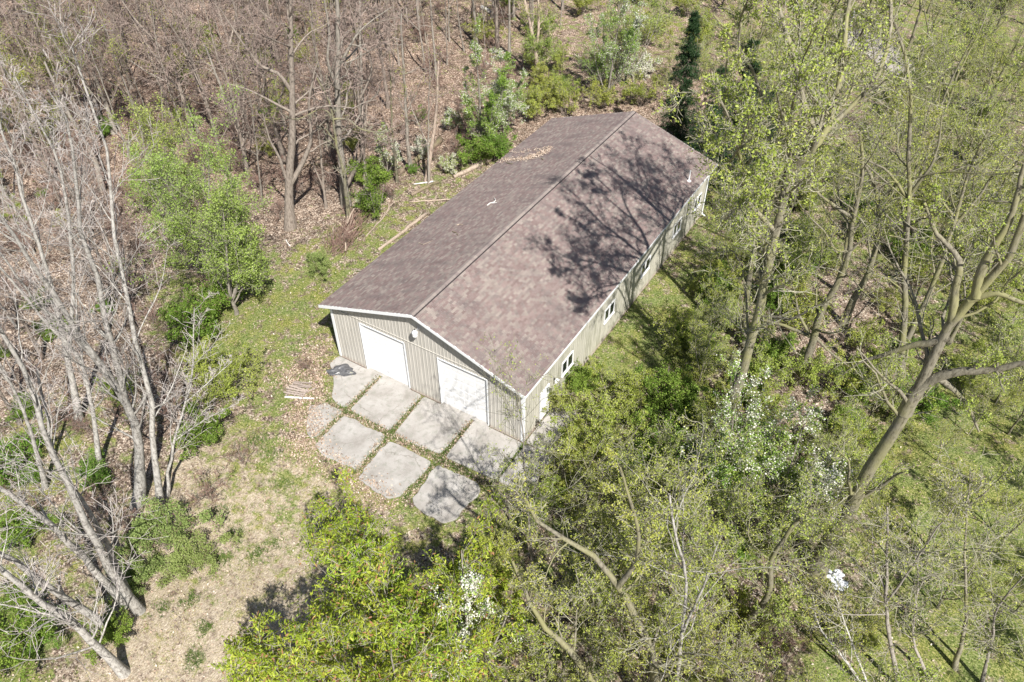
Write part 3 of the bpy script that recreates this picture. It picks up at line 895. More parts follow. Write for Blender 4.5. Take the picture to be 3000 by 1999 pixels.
def upright(h, r, rr, fork=.5, n=3, lean=.05):
    """plain trunk with n leaders above the fork"""
    top = np.array([rr.normal(0, h*lean), rr.normal(0, h*lean), h])
    mid = np.array([rr.normal(0, .02*h), rr.normal(0, .02*h), h*fork])
    tr = [(np.array([[0, 0, -.2], mid*.5+np.array([rr.normal(0, .01*h), 0, 0]), mid, (mid+top)/2+rr.normal(0, .02*h, 3), top]), r, r*.15)]
    for i in range(n-1):
        t = rr.uniform(.35, .9); a = rr.uniform(0, 6.28)
        b = mid*t/1.0
        e = b+np.array([math.cos(a)*h*.22, math.sin(a)*h*.22, h*(.93-fork*t)*rr.uniform(.6, .95)])
        tr.append((np.array([b, b+(e-b)*.45+np.array([math.cos(a), math.sin(a), 0])*h*.05, e]), r*.55, r*.1))
    return tr

# ------------------------------------------------------------------ trees one can pick out
def H(name, spec, stems, label, seed, group=None, cat='tree', **over):
    """stems: [(pixel list, r0, r1[, offsets])] - the first holds the foot"""
    sp = dict(SP[spec]) if isinstance(spec, str) else dict(spec)
    sp.update(over)
    tr = []; foot = None
    for st in stems:
        pxl, r0, r1 = st[:3]
        if foot is None:
            P = hero(pxl, st[3] if len(st) > 3 else None); foot = P[0].copy()
            n = CAM-foot; n[2] = 0; n /= np.linalg.norm(n)
        else:
            off = st[3] if len(st) > 3 else [0]*len(pxl)
            P = []
            for i, (u, v) in enumerate(pxl):
                d = ray(u, v); t = ((foot-CAM)@n+off[i])/(d@n); P.append(CAM+d*t)
            P = np.array(P)
        tr.append((P-foot, r0, r1))
    return place_tree(name, make_tree(tr, sp, seed), foot, label, cat, group)

SG = 'silver barked bare trees along the left edge'
H('silver_tree', 'silver', [([(410,1790),(335,1690),(265,1560),(210,1440),(140,1310),(100,1150),(50,1040),(0,960),(-40,880)], .19, .05)], 'silver leaning tree whose foot stands nearest the straw lawn at lower left', 1, SG)
H('silver_tree', 'silver', [([(385,1760),(312,1590),(250,1480),(196,1407),(160,1330),(130,1200),(110,1080)], .14, .04)], 'thinner silver trunk running close behind the lower left leaning tree', 2, SG)
H('silver_tree', 'silver', [([(370,1772),(240,1630),(160,1550),(90,1490),(0,1434),(-90,1380)], .17, .06)], 'silver trunk leaning far left, forking from the ground beside the tallest lower left trunk', 3, SG)
H('silver_tree', 'silver', [([(343,1850),(214,1768),(150,1725),(89,1683),(36,1639),(0,1625),(-80,1580)], .18, .07)], 'stout silver trunk lying over to the left, second lowest of the leaning trunks', 4, SG)
H('silver_tree', 'silver', [([(365,1972),(267,1875),(196,1813),(107,1755),(50,1705),(0,1665),(-80,1600)], .18, .07)], 'lowest leaning silver trunk in the bottom left corner with long fine twigs', 5, SG, n1=26, l1=.34)
H('silver_tree', 'silver', [([(400,1480),(416,1346),(391,1244),(348,1146),(297,1074),(238,989),(183,900),(110,790),(40,690),(-20,600)], .25, .05),
   ([(365,1180),(350,1104),(314,955),(289,840),(272,776),(238,690),(228,600),(218,491),(192,357),(140,260)], .16, .03),
   ([(300,1080),(200,960),(120,900),(0,740)], .10, .03)], 'largest silver bare tree at left with a thick forked trunk', 6, SG, n1=26)
H('silver_tree', 'silver', [([(468,1490),(455,1350),(450,1250),(440,1130),(404,1061),(395,955),(374,861),(340,700),(330,603),(312,446),(268,290),(210,147)], .15, .03)], 'tallest slender silver tree rising in front of the pale green leafing tree', 7, SG, n1=24, l1=.22)
H('silver_tree', 'silver', [([(488,1455),(501,1337),(544,1180),(565,1104),(565,1000),(570,900)], .08, .02),([(544,1180),(600,1130),(680,1060)], .03,.012),([(515,1290),(600,1230),(700,1180)], .035,.012)], 'young silver sapling with upright twigs in front of the olive bushes', 8, SG, n1=18, l1=.3)
H('silver_tree', 'silver', [([(230,1230),(200,1050),(150,850),(107,700),(60,560),(20,430),(-20,300)], .17, .04),([(200,1050),(215,800),(200,640),(170,469),(107,344),(45,223)], .12, .03)], 'silver double stemmed tree leaning out of the upper left edge', 9, SG, n1=24)
H('silver_tree', 'silver', [([(130,1430),(100,1300),(60,1180),(0,1080),(-60,980)], .12, .04)], 'silver tree half out of the picture at the left edge above the leaning trunks', 10, SG)
H('silver_tree', 'silver', [([(290,1370),(270,1200),(230,1050),(100,900),(0,780)], .13, .04),([(250,1130),(230,950),(215,860)], .06,.02)], 'silver tree with crossing branches behind the large forked one', 12, SG)

# wood behind the building, left of it
BG = 'tall bare trees of the wood behind the building'
H('oak_tree', 'brown', [([(850,668),(846,560),(850,500),(856,400),(857,250),(852,100),(848,0),(845,-120)], .33, .09),
  ([(848,545),(890,470),(912,400),(905,300),(930,180)], .20, .04), ([(838,520),(815,455),(790,410),(770,330)], .13, .03),
  ([(855,270),(815,215),(760,190),(700,110),(640,20)], .14, .03), ([(856,330),(800,300),(720,260),(640,240)], .10, .02)],
  'stout brown tree with a thick fork close to the ground left of the building', 21, BG, n1=10, l1=.36)
H('oak_tree', 'brown', [([(1014,600),(1002,480),(990,370),(990,200),(990,80),(988,0),(985,-90)], .30, .10),([(990,260),(960,180),(965,100),(950,0)], .12,.03),([(992,200),(1040,110),(1090,60),(1150,20)], .11,.02)], 'straight grey trunk right behind the mossy leaning stem, left of the building', 22, BG, bark='grey_bark', n1=10)
H('oak_tree', 'olive', [([(1022,645),(1005,500),(985,420),(975,345),(960,290),(930,230)], .15, .04),([(975,350),(1020,350),(1060,380),(1130,385),(1200,350)], .07,.015),([(978,345),(940,320),(870,350),(820,330)], .05,.015)], 'mossy yellow trunk with pale arching branches in front of the straight grey trunk', 23, BG, leaf=None, n1=8, l1=.2)
H('dead_snag', dict(bark='pale_bark', twig='dead_wood', n1=2, l1=.06, t1=.5, n2=1, n3=1, rmin=.012), [([(1250,528),(1262,440),(1275,350),(1280,280),(1284,178)], .19, .06)], 'pale barkless dead trunk broken off at the top beside the building', 24, cat='dead tree')
H('oak_tree', 'brown', [([(1163,535),(1156,440),(1148,380),(1146,250),(1140,150)], .10, .03)], 'slim trunk left of the fallen mossy log behind the building', 25, BG, bark='moss_bark', n1=8, l1=.25)
H('oak_tree', 'brown', [([(1206,500),(1195,430),(1188,300),(1180,180),(1175,40)], .16, .05)], 'grey trunk standing against the fallen mossy log', 26, BG, bark='grey_bark', n1=8, l1=.25)
H('oak_tree', 'brown', [([(955,610),(945,520),(940,440),(925,330),(915,230)], .10, .03),([(950,560),(925,500),(905,470)], .09,.03)], 'thin leaning dark stem between the stout fork and the grey trunk', 27, BG, n1=8, l1=.25)
H('oak_tree', 'brown', [([(1000,560),(1060,450),(1050,300),(1045,100),(1020,0)], .14, .04),([(1050,300),(1090,200),(1060,90),(1170,50)], .09,.02)], 'dark crooked tree with a pale curling limb near the top', 28, BG, n1=9)
for i, (st, r, lb) in enumerate([
  ([(528,400),(490,310),(468,220),(455,100)], .20, 'pale trunk leaning left deep in the leaf strewn wood'),
  ([(582,388),(545,300),(520,240),(500,120)], .10, 'thin straight leaning stem right of the pale leaning trunk in the wood'),
  ([(568,232),(555,170),(530,100),(520,0)], .24, 'dark trunk whose foot lies in a sunny patch of leaf litter'),
  ([(335,390),(320,330),(280,230),(250,120)], .22, 'mossy trunk behind the tall slender silver tree'),
  ([(490,500),(480,400),(476,330),(470,200)], .12, 'moss covered stump-like stem beside the pale leaning trunk'),
  ([(720,480),(700,380),(660,290),(600,130)], .20, 'grey trunk leaning left between the leafing tree and the stout fork'),
  ([(740,420),(715,330),(690,240),(650,120)], .13, 'slimmer grey stem beside the leaning trunk left of the stout fork'),
  ([(300,560),(270,450),(200,330),(130,180)], .22, 'dark thick trunk behind the silver twigs at upper left'),
  ([(180,330),(150,230),(110,120),(80,0)], .22, 'heavy dark trunk under the yellow green foliage at the upper left'),
  ([(1070,420),(1062,300),(1058,170),(1055,0)], .18, 'straight dark trunk at top left of the building')]):
    H('oak_tree', 'grey' if i % 2 else 'brown', [(st, r, r*.3)], lb, 60+i, BG, n1=9, l1=.30)
# trunks along the top of the picture
for i, (st, r, lb) in enumerate([
  ([(1397,135),(1392,60),(1385,0),(1380,-60)], .20, 'grey trunk at the top edge standing above the narrow green blossom tree'),
  ([(1445,50),(1446,0),(1448,-60)], .26, 'thick trunk cut by the top edge in the sunny leaf litter'),
  ([(1492,160),(1492,60),(1492,0),(1490,-60)], .17, 'mossy straight trunk at the top between two thicker ones'),
  ([(1360,150),(1345,70),(1338,0)], .09, 'thin leaning stem at the top left of the narrow green tree'),
  ([(1280,240),(1272,140),(1265,60),(1262,0)], .14, 'brown trunk rising behind the broken pale snag'),
  ([(1505,60),(1504,0),(1503,-40)], .2, 'short visible trunk right of the mossy straight one at the top edge'),
  ([(1430,120),(1428,50),(1426,0)], .06, 'thin dark pole tree beside the thick trunk at the top edge'),
  ([(1310,190),(1308,100),(1306,20)], .08, 'slim pole tree left of the narrow green blossom tree')]):
    H('oak_tree', 'grey', [(st, r, r*.4)], lb, 80+i, 'trunks standing along the top edge of the picture', n1=5, l1=.3, leaf=None)
H('sycamore_tree', 'olive', [([(1580,232),(1572,180),(1566,130),(1550,60),(1536,0),(1528,-60)], .22, .10),([(1572,150),(1578,80),(1576,0),(1574,-60)], .14,.07)], 'pale forked peeling trunk behind the far left corner of the roof', 31, bark='pale_bark', leaf='leaf_olive', n1=8, l1=.3)
# leafing trees left and behind
def top_tree(name, spec, px, hpx, h, label, seed, r=.1, n=3, fork=.3, group=None, cat='tree', lean=.05, **over):
    """tree whose crown centre shows at px; hpx = share of the height where that centre is"""
    p = W(px[0], px[1], h*hpx); foot = np.array([p[0], p[1], float(ghz(p[0], p[1]))])
    sp = dict(SP[spec]) if isinstance(spec, str) else dict(spec); sp.update(over)
    rr = np.random.RandomState(seed)
    return place_tree(name, make_tree(upright(h, r, rr, fork, n, lean), sp, seed), foot, label, cat, group)
top_tree('leafing_tree', 'spring', (570, 590), .60, 10.5, 'broad pale green leafing tree left of the building behind the silver trunks', 101, r=.14, n=7, n1=13, l1=.55, fork=.22, lp=3, lean=.08)
top_tree('leafing_tree', 'spring', (640, 760), .55, 7.5, 'rounded fresh green tree casting a dark shadow on the path left of the building', 102, r=.12, n=7, n1=13, l1=.55, fork=.2, lp=3, lean=.08)
top_tree('leafing_tree', 'spring', (120, 130), .70, 9, 'yellow green leafing tree in the upper left corner', 103, r=.12, n=4, n1=12, l1=.45, leaf='leaf_olive')
top_tree('leafing_tree', 'spring', (30, 270), .65, 8, 'yellow green leafing tree cut by the left edge near the top', 113, r=.1, n=5, n1=11, l1=.45, leaf='leaf_olive')
top_tree('leafing_tree', 'spring', (440, 480), .60, 8.5, 'pale leafing tree between the slender silver tree and the broad pale green one', 114, r=.1, n=5, n1=12, l1=.5)
top_tree('blossom_tree', 'blossom', (1405, 270), .55, 9.5, 'narrow bright green tree sprinkled with white blossom at the left roof edge', 104, r=.11, n=5, fork=.15, n1=17, l1=.24, n2=8, n3=6, flower=.15, leaf='leaf_blossom')
top_tree('blossom_tree', 'blossom', (1475, 310), .42, 6.5, 'white blossoming shrub tree hanging over the left edge of the roof', 105, r=.08, n=6, fork=.15, n1=13, l1=.38, flower=.45)
top_tree('blossom_tree', 'blossom', (1790, 130), .55, 9.5, 'tall green and white blossoming tree behind the ridge of the roof', 106, r=.11, n=6, fork=.15, n1=15, l1=.32, n2=8, flower=.25)
top_tree('leafing_tree', 'spring', (1880, 60), .6, 10, 'pale green leafing tree right of the tall blossoming tree at the top', 107, r=.11, n=6, fork=.2, n1=14, l1=.40)
top_tree('blossom_tree', 'blossom', (2140, 1330), .62, 7.5, 'white flowering tree among the bushes right of the front corner', 108, r=.09, n=7, fork=.15, n1=14, l1=.50, flower=.30)
top_tree('blossom_tree', 'blossom', (2290, 1420), .62, 7.0, 'green and white flowering shrub beside the big mossy trunk', 109, r=.08, n=7, fork=.15, n1=13, l1=.50, flower=.33)
top_tree('blossom_tree', 'blossom', (1130, 455), .5, 3.5, 'small white flowering shrub left of the pale dead trunk', 110, r=.05, n=4, fork=.15, n1=8, l1=.5, flower=.3)
top_tree('leafing_tree', 'spring', (1085, 560), .5, 4.8, 'bright green leafy shrub tree by the mossy yellow trunk', 111, r=.06, n=4, fork=.15, n1=9, l1=.30, lp=2, leaf='leaf_green')
top_tree('leafing_tree', 'spring', (1570, 130), .5, 6, 'thin yellow green leafing tree round the pale peeling trunk', 112, r=.06, n=5, fork=.15, n1=9, l1=.5, lp=2)
# foreground trees along the bottom
AG = 'yellow green leafing trees filling the bottom of the picture'
for i, (px, h, lb) in enumerate([
  ((960, 1680), 7.5, 'left part of the yellow green foreground trees with reddish shoots'),
  ((1130, 1830), 8.5, 'yellow green foreground tree at the bottom centre'),
  ((850, 1930), 7, 'yellow green foreground tree at the bottom edge beside the straw lawn'),
  ((1380, 1800), 8.0, 'yellow green tree mixed with white blossom at the bottom'),
  ((1180, 1990), 9.0, 'lowest yellow green foreground tree cut by the bottom edge'),
  ((1390, 1740), 5.0, 'small yellow green crown just below the shaded concrete slab')]):
    top_tree('ash_tree', 'ash', px, .68, h, lb, 120+i, r=.10, n=5, fork=.2, n1=11 if i != 5 else 8, l1=.44 if i != 5 else .36, group=AG, lean=.08)
top_tree('blossom_tree', 'blossom', (1400, 1830), .60, 7.5, 'bluish white blossoming tree woven through the yellow green foreground foliage', 130, r=.08, n=4, fork=.2, n1=10, l1=.4, flower=.62, lp=2)

# right side
RG = 'budding trees right of the building'
def roof_plane(u, v):
    d = ray(u, v); t = (HE+RISE+BW/2*SL-CAM[2]-SL*CAM[0])/(d[2]+SL*d[0]); return CAM+d*t
SUNV = np.array([SDIR.x, SDIR.y, SDIR.z])/SDIR.z
def caster(u, v, z):
    """the point z metres up whose shadow falls on the roof at that pixel"""
    p = roof_plane(u, v); return p+SUNV*(z-p[2])
foot = np.array([20.4, 7.6, 0.0]); fork_ = caster(1885, 770, 14.5)
def limb(z0, z1, pts, r0, r1, start=None):
    P = [caster(u, v, z0+(z1-z0)*i/(len(pts)-1)) for i, (u, v) in enumerate(pts)]
    if start is not None: P = [start]+P
    return (np.array(P)-foot, r0, r1)
trunk_ = np.array([foot-[0, 0, .15], foot+(fork_-foot)*.3+[.2, 0, 0], foot+(fork_-foot)*.65+[.1, .1, 0], fork_])
at_ = lambda t: foot+(fork_-foot)*t
ST = [(trunk_-foot, .27, .17),
 limb(16.1, 22.5, [(1882,751),(1816,695),(1760,650),(1700,587),(1650,545)], 0.163, 0.039, fork_),
 limb(16.3, 23.5, [(1900,727),(1879,678),(1851,636),(1826,583),(1816,548),(1770,495)], 0.163, 0.039, fork_),
 limb(15.0, 19.5, [(1872,758),(1816,748),(1752,748),(1690,738)], 0.100, 0.026, at_(.93)),
 limb(13.3, 19.5, [(1837,797),(1788,783),(1728,767),(1668,759),(1600,715)], 0.112, 0.026, at_(.80)),
 limb(17.0, 22.0, [(1850,640),(1800,600),(1760,560),(1720,520)], 0.075, 0.026),
 limb(16.5, 21.5, [(1835,705),(1790,690),(1740,690),(1690,700)], 0.075, 0.026),
 limb(12.5, 16.5, [(1850,830),(1800,835),(1750,850),(1700,900)], 0.075, 0.019, at_(.74)),
 limb(16.0, 23.0, [(1935,700),(1950,660),(1930,600),(1890,520),(1870,470)], 0.138, 0.033, fork_),
 limb(15.0, 22.0, [(1975,640),(1938,600),(1900,576),(1840,500)], 0.112, 0.026, at_(.95)),
 limb(14.5, 21.5, [(2005,600),(1966,573),(1921,552),(1880,530),(1860,440)], 0.112, 0.026, at_(.88)),
 limb(17.0, 22.5, [(1990,600),(1990,540),(1960,470)], 0.088, 0.026, fork_),
 limb(15.5, 19.5, [(1740,770),(1690,790),(1640,780)], 0.050, 0.016), limb(16.0, 20.0, [(1740,690),(1690,650),(1640,620)], 0.062, 0.016),
 limb(13.0, 17.5, [(1790,850),(1740,870),(1700,890)], 0.050, 0.016), limb(16.5, 20.5, [(1790,560),(1740,520),(1700,520)], 0.062, 0.016)]
place_tree('maple_tree', make_tree(ST, dict(SP['olive'], n1=14, t1=.20, l1=.40, n2=8, n3=5, rmin=.009, rf1=.42, ls=.10, lp=2, cl=2, a1=(18, 45), bark='moss_bark'), 41), foot,
   'tall tree whose branching shadow lies across the roof, right of the building', 'tree', RG)
H('maple_tree', 'olive', [([(2180,1010),(2196,800),(2232,663),(2255,560),(2262,440),(2235,340),(2232,250),(2178,147),(2094,45)], .20, .04),
   ([(2250,610),(2312,500),(2335,437),(2353,344),(2357,250),(2339,112),(2348,0)], .15, .05, [0,.5,.8,1.2,1.5,1.6,2]),
   ([(2357,240),(2393,178),(2415,98),(2460,0)], .09, .03, [1.5,1.8,2,2])],
   'pale many limbed tree with upright forks just beyond the far right corner of the building', 141, RG, n1=9, l1=.22, lp=1)
H('maple_tree', 'olive', [([(2322,1120),(2370,1030),(2402,918),(2464,815),(2491,730),(2500,640),(2530,500),(2520,380)], .25, .06),
   ([(2379,989),(2300,955),(2223,936),(2165,918),(2089,913),(2045,887)], .11, .02, [0,-.3,-.6,-.8,-1,-1.2]),
   ([(2375,985),(2340,920),(2330,864),(2310,800)], .09, .02), ([(2385,985),(2430,1030),(2487,1074)], .09, .03),
   ([(2500,640),(2400,570),(2330,480),(2300,440)], .10,.02)], 'leaning mossy trunk with a pale limb reaching left toward the wall', 42, RG, n1=11)
H('maple_tree', 'olive', [([(2470,950),(2500,880),(2554,780),(2575,650),(2560,540),(2500,430),(2440,380)], .22, .05),([(2570,600),(2640,520),(2690,440)], .1,.02)], 'trunk just right of the leaning mossy one, rising to pale upper limbs', 43, RG, n1=11)
H('maple_tree', 'olive', [([(2390,1670),(2440,1575),(2500,1465),(2600,1290),(2660,1190),(2722,1080),(2760,985),(2800,930),(2870,850),(2950,760),(3010,620)], .36, .09),
   ([(2650,1210),(2700,1130),(2800,1090),(2900,1085),(3010,1060)], .26, .08), ([(2732,1101),(2780,1130),(2826,1177),(2850,1220),(2868,1265)], .12, .03),
   ([(2777,989),(2720,1005),(2670,1012),(2580,1043),(2513,1065),(2464,1105)], .14, .02), ([(2790,940),(2800,850),(2810,760),(2740,680),(2700,560)], .15, .03),
   ([(2840,880),(2920,860),(3000,890),(3060,900)], .12, .04), ([(2860,870),(2880,780),(2960,640),(3000,480)], .16, .05)], 'biggest tree, thick mossy trunk leaning to the right edge', 44, RG, n1=11, l1=.30)
H('maple_tree', 'olive', [([(2640,1155),(2647,962),(2652,830),(2660,650),(2670,540),(2661,402),(2674,295),(2656,200),(2620,60)], .20, .05),([(2674,560),(2740,460),(2760,330)], .09,.02),([(2670,600),(2600,500),(2540,470),(2460,400)], .09,.02)], 'upright dark trunk behind the left limb of the biggest tree', 45, RG, n1=14)
H('maple_tree', 'olive', [([(2625,1080),(2661,990),(2714,873),(2759,762),(2800,640),(2840,500),(2900,380)], .20, .05),([(2800,640),(2740,560),(2720,480)], .08,.02),([(2790,670),(2880,560),(2890,540),(2960,440)], .1,.02)], 'slanting trunk between the upright dark trunk and the biggest tree', 46, RG, n1=14)
SG2 = 'slender saplings over the lawn at lower right'
H('sapling', 'olive', [([(2640,2030),(2602,1835),(2597,1746),(2602,1568),(2600,1480)], .10, .03),([(2600,1760),(2660,1680),(2740,1560),(2830,1440)], .05,.015),([(2598,1740),(2560,1640),(2555,1545)], .05,.015)], 'twin topped sapling nearest the white sheet at lower right', 47, SG2, bark='grey_bark', lp=1, cl=2, n1=16)
H('sapling', 'olive', [([(2735,2000),(2678,1889),(2682,1790),(2690,1700),(2680,1600)], .07, .02)], 'curving thin sapling right of the twin topped one', 48, SG2, bark='grey_bark', lp=1, cl=2, n1=14)
H('sapling', 'olive', [([(2800,1960),(2829,1813),(2829,1690),(2829,1568),(2836,1478),(2840,1380)], .09, .02),([(2836,1480),(2890,1440),(2950,1380)], .04,.012)], 'tall mossy sapling standing in the middle of the right lawn', 49, SG2, lp=1, cl=2, n1=16)
H('sapling', 'olive', [([(2880,2010),(2905,1880),(2915,1800),(2950,1740),(3000,1690)], .08, .02)], 'sapling leaning to the right edge at the bottom', 50, SG2, bark='grey_bark', lp=1, cl=2, n1=14)
H('sapling', 'olive', [([(2560,2040),(2450,1900),(2400,1840),(2380,1740)], .07, .02),([(2540,2000),(2480,1840),(2440,1720)], .05,.02)], 'pale leaning stems at the bottom by the reddish leaf litter', 51, SG2, bark='silver_bark', lp=1, cl=2, n1=14)
H('maple_tree', 'olive', [([(1930,2120),(1912,1960),(1905,1897),(1874,1826),(1834,1755),(1802,1715),(1758,1648),(1695,1603),(1624,1554),(1571,1523),(1535,1460)], .23, .05),([(1810,1720),(1860,1650),(1870,1560),(1847,1470),(1816,1367)], .10, .03)], 'mossy yellow trunk arching left at the bottom right of the concrete', 52, RG, n1=12, l1=.28)
H('maple_tree', 'olive', [([(1800,2100),(1735,1995),(1669,1906),(1615,1862),(1580,1813),(1535,1723),(1500,1640)], .20, .04)], 'pale mossy trunk leaning left at the bottom edge', 53, RG, n1=10, l1=.3)
H('maple_tree', 'olive', [([(1980,2080),(2000,1850),(2010,1700),(1980,1560),(1960,1450)], .10, .03),([(2000,1850),(2060,1720),(2100,1600)], .06,.02)], 'whitish slim tree at the bottom, left of the reddish leaf litter', 54, RG, bark='silver_bark')
H('maple_tree', 'olive', [([(1560,1640),(1545,1480),(1536,1370),(1531,1270),(1524,1190),(1516,1140)], .06, .015),([(1548,1500),(1500,1400),(1470,1320)], .03,.01),([(1545,1480),(1590,1370),(1605,1300)], .03,.01)], 'thin budding sapling in front of the right front corner of the building', 55, cat='tree', n1=16, l1=.45, lp=1, cl=2, t1=.25, n2=6, bark='grey_bark')
H('maple_tree', 'olive', [([(1700,1530),(1720,1440),(1760,1360),(1800,1310),(1820,1290)], .08, .02),([(1730,1400),(1700,1330),(1650,1290)], .05,.015),([(1770,1350),(1840,1290),(1880,1240)], .06,.015)], 'budding tree with interlaced pale branches right of the corner door', 56, RG, n1=11, n2=5, l1=.3)
H('maple_tree', 'olive', [([(2160,1860),(2250,1750),(2260,1640),(2310,1560),(2380,1480)], .17, .05),([(2190,1830),(2290,1790),(2340,1720)], .1,.03),([(2150,1870),(2240,1830),(2330,1760)], .08,.02)], 'mossy crooked stems rising from the dark hollow left of the white sheet', 57, RG, n1=14, l1=.35)

# spruces
def spruce(h, r, seed):
    rr = np.random.RandomState(seed)
    P = np.array([[0, 0, -.2], [0, 0, h*.5], [0, 0, h]]); Q, L = resample(P, 14)
    T = tubes(Q[None], (np.linspace(1, .05, 14)*.011*h)[None], 8, rr)
    nb = int(h*16); z = np.sort(rr.uniform(.06, .98, nb))**.9*h
    a = rr.uniform(0, 6.28, nb); ln = r*(1-z/h)**.85*rr.uniform(.7, 1.1, nb)+.15
    k = 6; t = np.linspace(0, 1, k)[None]
    out = ln[:, None]*t; zz = z[:, None]+ln[:, None]*(-.10*t-.32*t*t+.20*t**3)
    B = np.stack([out*np.cos(a)[:, None], out*np.sin(a)[:, None], zz], -1)
    R = .018*(1-t*.7)*np.ones((nb, 1))
    P2, R2 = sprout(B, R, 12, .05, 1, .35, (40, 75), 4, .08, -.06, rr, .6, .4)
    parts = [T, tubes(B, R, 4, rr)]
    v, f = join(parts); tm = mk_mesh('trunk', v, f, M['brown_bark'], smooth=True)
    V, F, p = leaves(np.concatenate([P2], 0), 13, .17, .20, rr, .03, flat=.1, droop=.5, tlo=0)
    tint = np.clip(.4+rr.normal(0, .25, len(p)), 0, 1)
    return {'trunk': tm, 'crown': mk_mesh('crown', V, F, M['needle'], attr=np.repeat(tint, 4)[:, None]*np.ones((1, 3)))}
sp1 = spruce(12, 2.4, 1); sp2 = spruce(9.5, 3.2, 2)
def by_top(px, h): p = W(px[0], px[1], h); return np.array([p[0], p[1], float(ghz(p[0], p[1]))])
for i, (px, me, h, s, lb) in enumerate([
   ((2040, 25), sp1, 12, .95, 'narrow dark spruce behind the far right corner of the roof'),
   ((2120, 190), sp2, 9.5, 1.0, 'broad dark spruce touching the far right end of the roof'),
   ((2215, 110), sp2, 9.5, 1.1, 'dark spruce hidden behind the budding tree beyond the roof'),
   ((2020, 230), sp2, 9.5, .7, 'dark spruce just behind the far gable'),
   ((2260, 260), sp2, 9.5, .8, 'dark spruce behind the fork of the pale many limbed tree'),
   ((2170, 330), sp2, 9.5, .6, 'smallest dark spruce beyond the downspout corner')]):
    place_tree('spruce_tree', me, by_top(px, h*s), lb, 'tree', 'dark spruces behind the building', rz=i*1.3, s=s)

# ------------------------------------------------------------------ repeated trees and bushes of the wood
rr = np.random.RandomState(77)
proto = {}
def protos(kind, n, fn): proto[kind] = [fn(i) for i in range(n)]
protos('brown', 3, lambda i: (make_tree(upright(15, .17, np.random.RandomState(200+i), .5, 3), dict(SP['brown'], n1=12, n2=7, n3=6), 200+i), 15))
protos('pole', 2, lambda i: (make_tree(upright(12, .085, np.random.RandomState(210+i), .6, 2), dict(SP['grey'], n1=12, l1=.25, n2=6, n3=5), 210+i), 12))
protos('olive', 4, lambda i: (make_tree(upright(14, .16, np.random.RandomState(220+i), .4, 4), dict(SP['olive'], n1=12, lp=3, cl=2, ls=.095), 220+i), 14))
protos('thin', 3, lambda i: (make_tree(upright(7, .06, np.random.RandomState(230+i), .3, 4), dict(SP['olive'], n1=11, n2=6), 230+i), 7))
protos('silver', 2, lambda i: (make_tree(upright(11, .10, np.random.RandomState(240+i), .45, 3), dict(SP['silver'], n1=14), 240+i), 11))
protos('bare_bush', 3, lambda i: (make_tree(bush_trunks(11, 2.3, 1.5, .02, np.random.RandomState(250+i)), bush_spec(None), 250+i), 2.3))
protos('bud_bush', 3, lambda i: (make_tree(bush_trunks(12, 2.6, 1.6, .022, np.random.RandomState(260+i)), bush_spec('leaf_olive', twig='moss_twig', ls=.075, lo=.04), 260+i), 2.6))
protos('green_bush', 3, lambda i: (make_tree(bush_trunks(13, 2.4, 1.6, .022, np.random.RandomState(270+i)), bush_spec('leaf_green', cl=3, ls=.085), 270+i), 2.4))
protos('pale_bush', 2, lambda i: (make_tree(bush_trunks(16, 1.9, 1.7, .02, np.random.RandomState(280+i)), bush_spec('leaf_pale', cl=4, ls=.07), 280+i), 1.9))
protos('white_bush', 2, lambda i: (make_tree(bush_trunks(12, 2.6, 1.4, .022, np.random.RandomState(290+i)), bush_spec('leaf_blossom', cl=3, ls=.08, flower=.5, la=.8), 290+i), 2.6))
NAMES = {'brown': ('oak_tree', 'tree'), 'pole': ('pole_tree', 'tree'), 'olive': ('maple_tree', 'tree'), 'thin': ('young_tree', 'tree'), 'silver': ('silver_tree', 'tree'),
         'bare_bush': ('bare_bush', 'bush'), 'bud_bush': ('budding_bush', 'bush'), 'green_bush': ('green_bush', 'bush'), 'pale_bush': ('pale_green_bush', 'bush'), 'white_bush': ('blossom_bush', 'bush')}
def put(kind, x, y, s, label, group=None, sz=1.0):
    me, h = proto[kind][rr.randint(len(proto[kind]))]
    nm, cat = NAMES[kind]
    return place_tree(nm, me, (x, y, float(ghz(x, y))-.05), label, cat, group, rz=rr.uniform(0, 6.28), s=(s, s, s*sz), tilt=(rr.normal(0, .035), rr.normal(0, .035)))
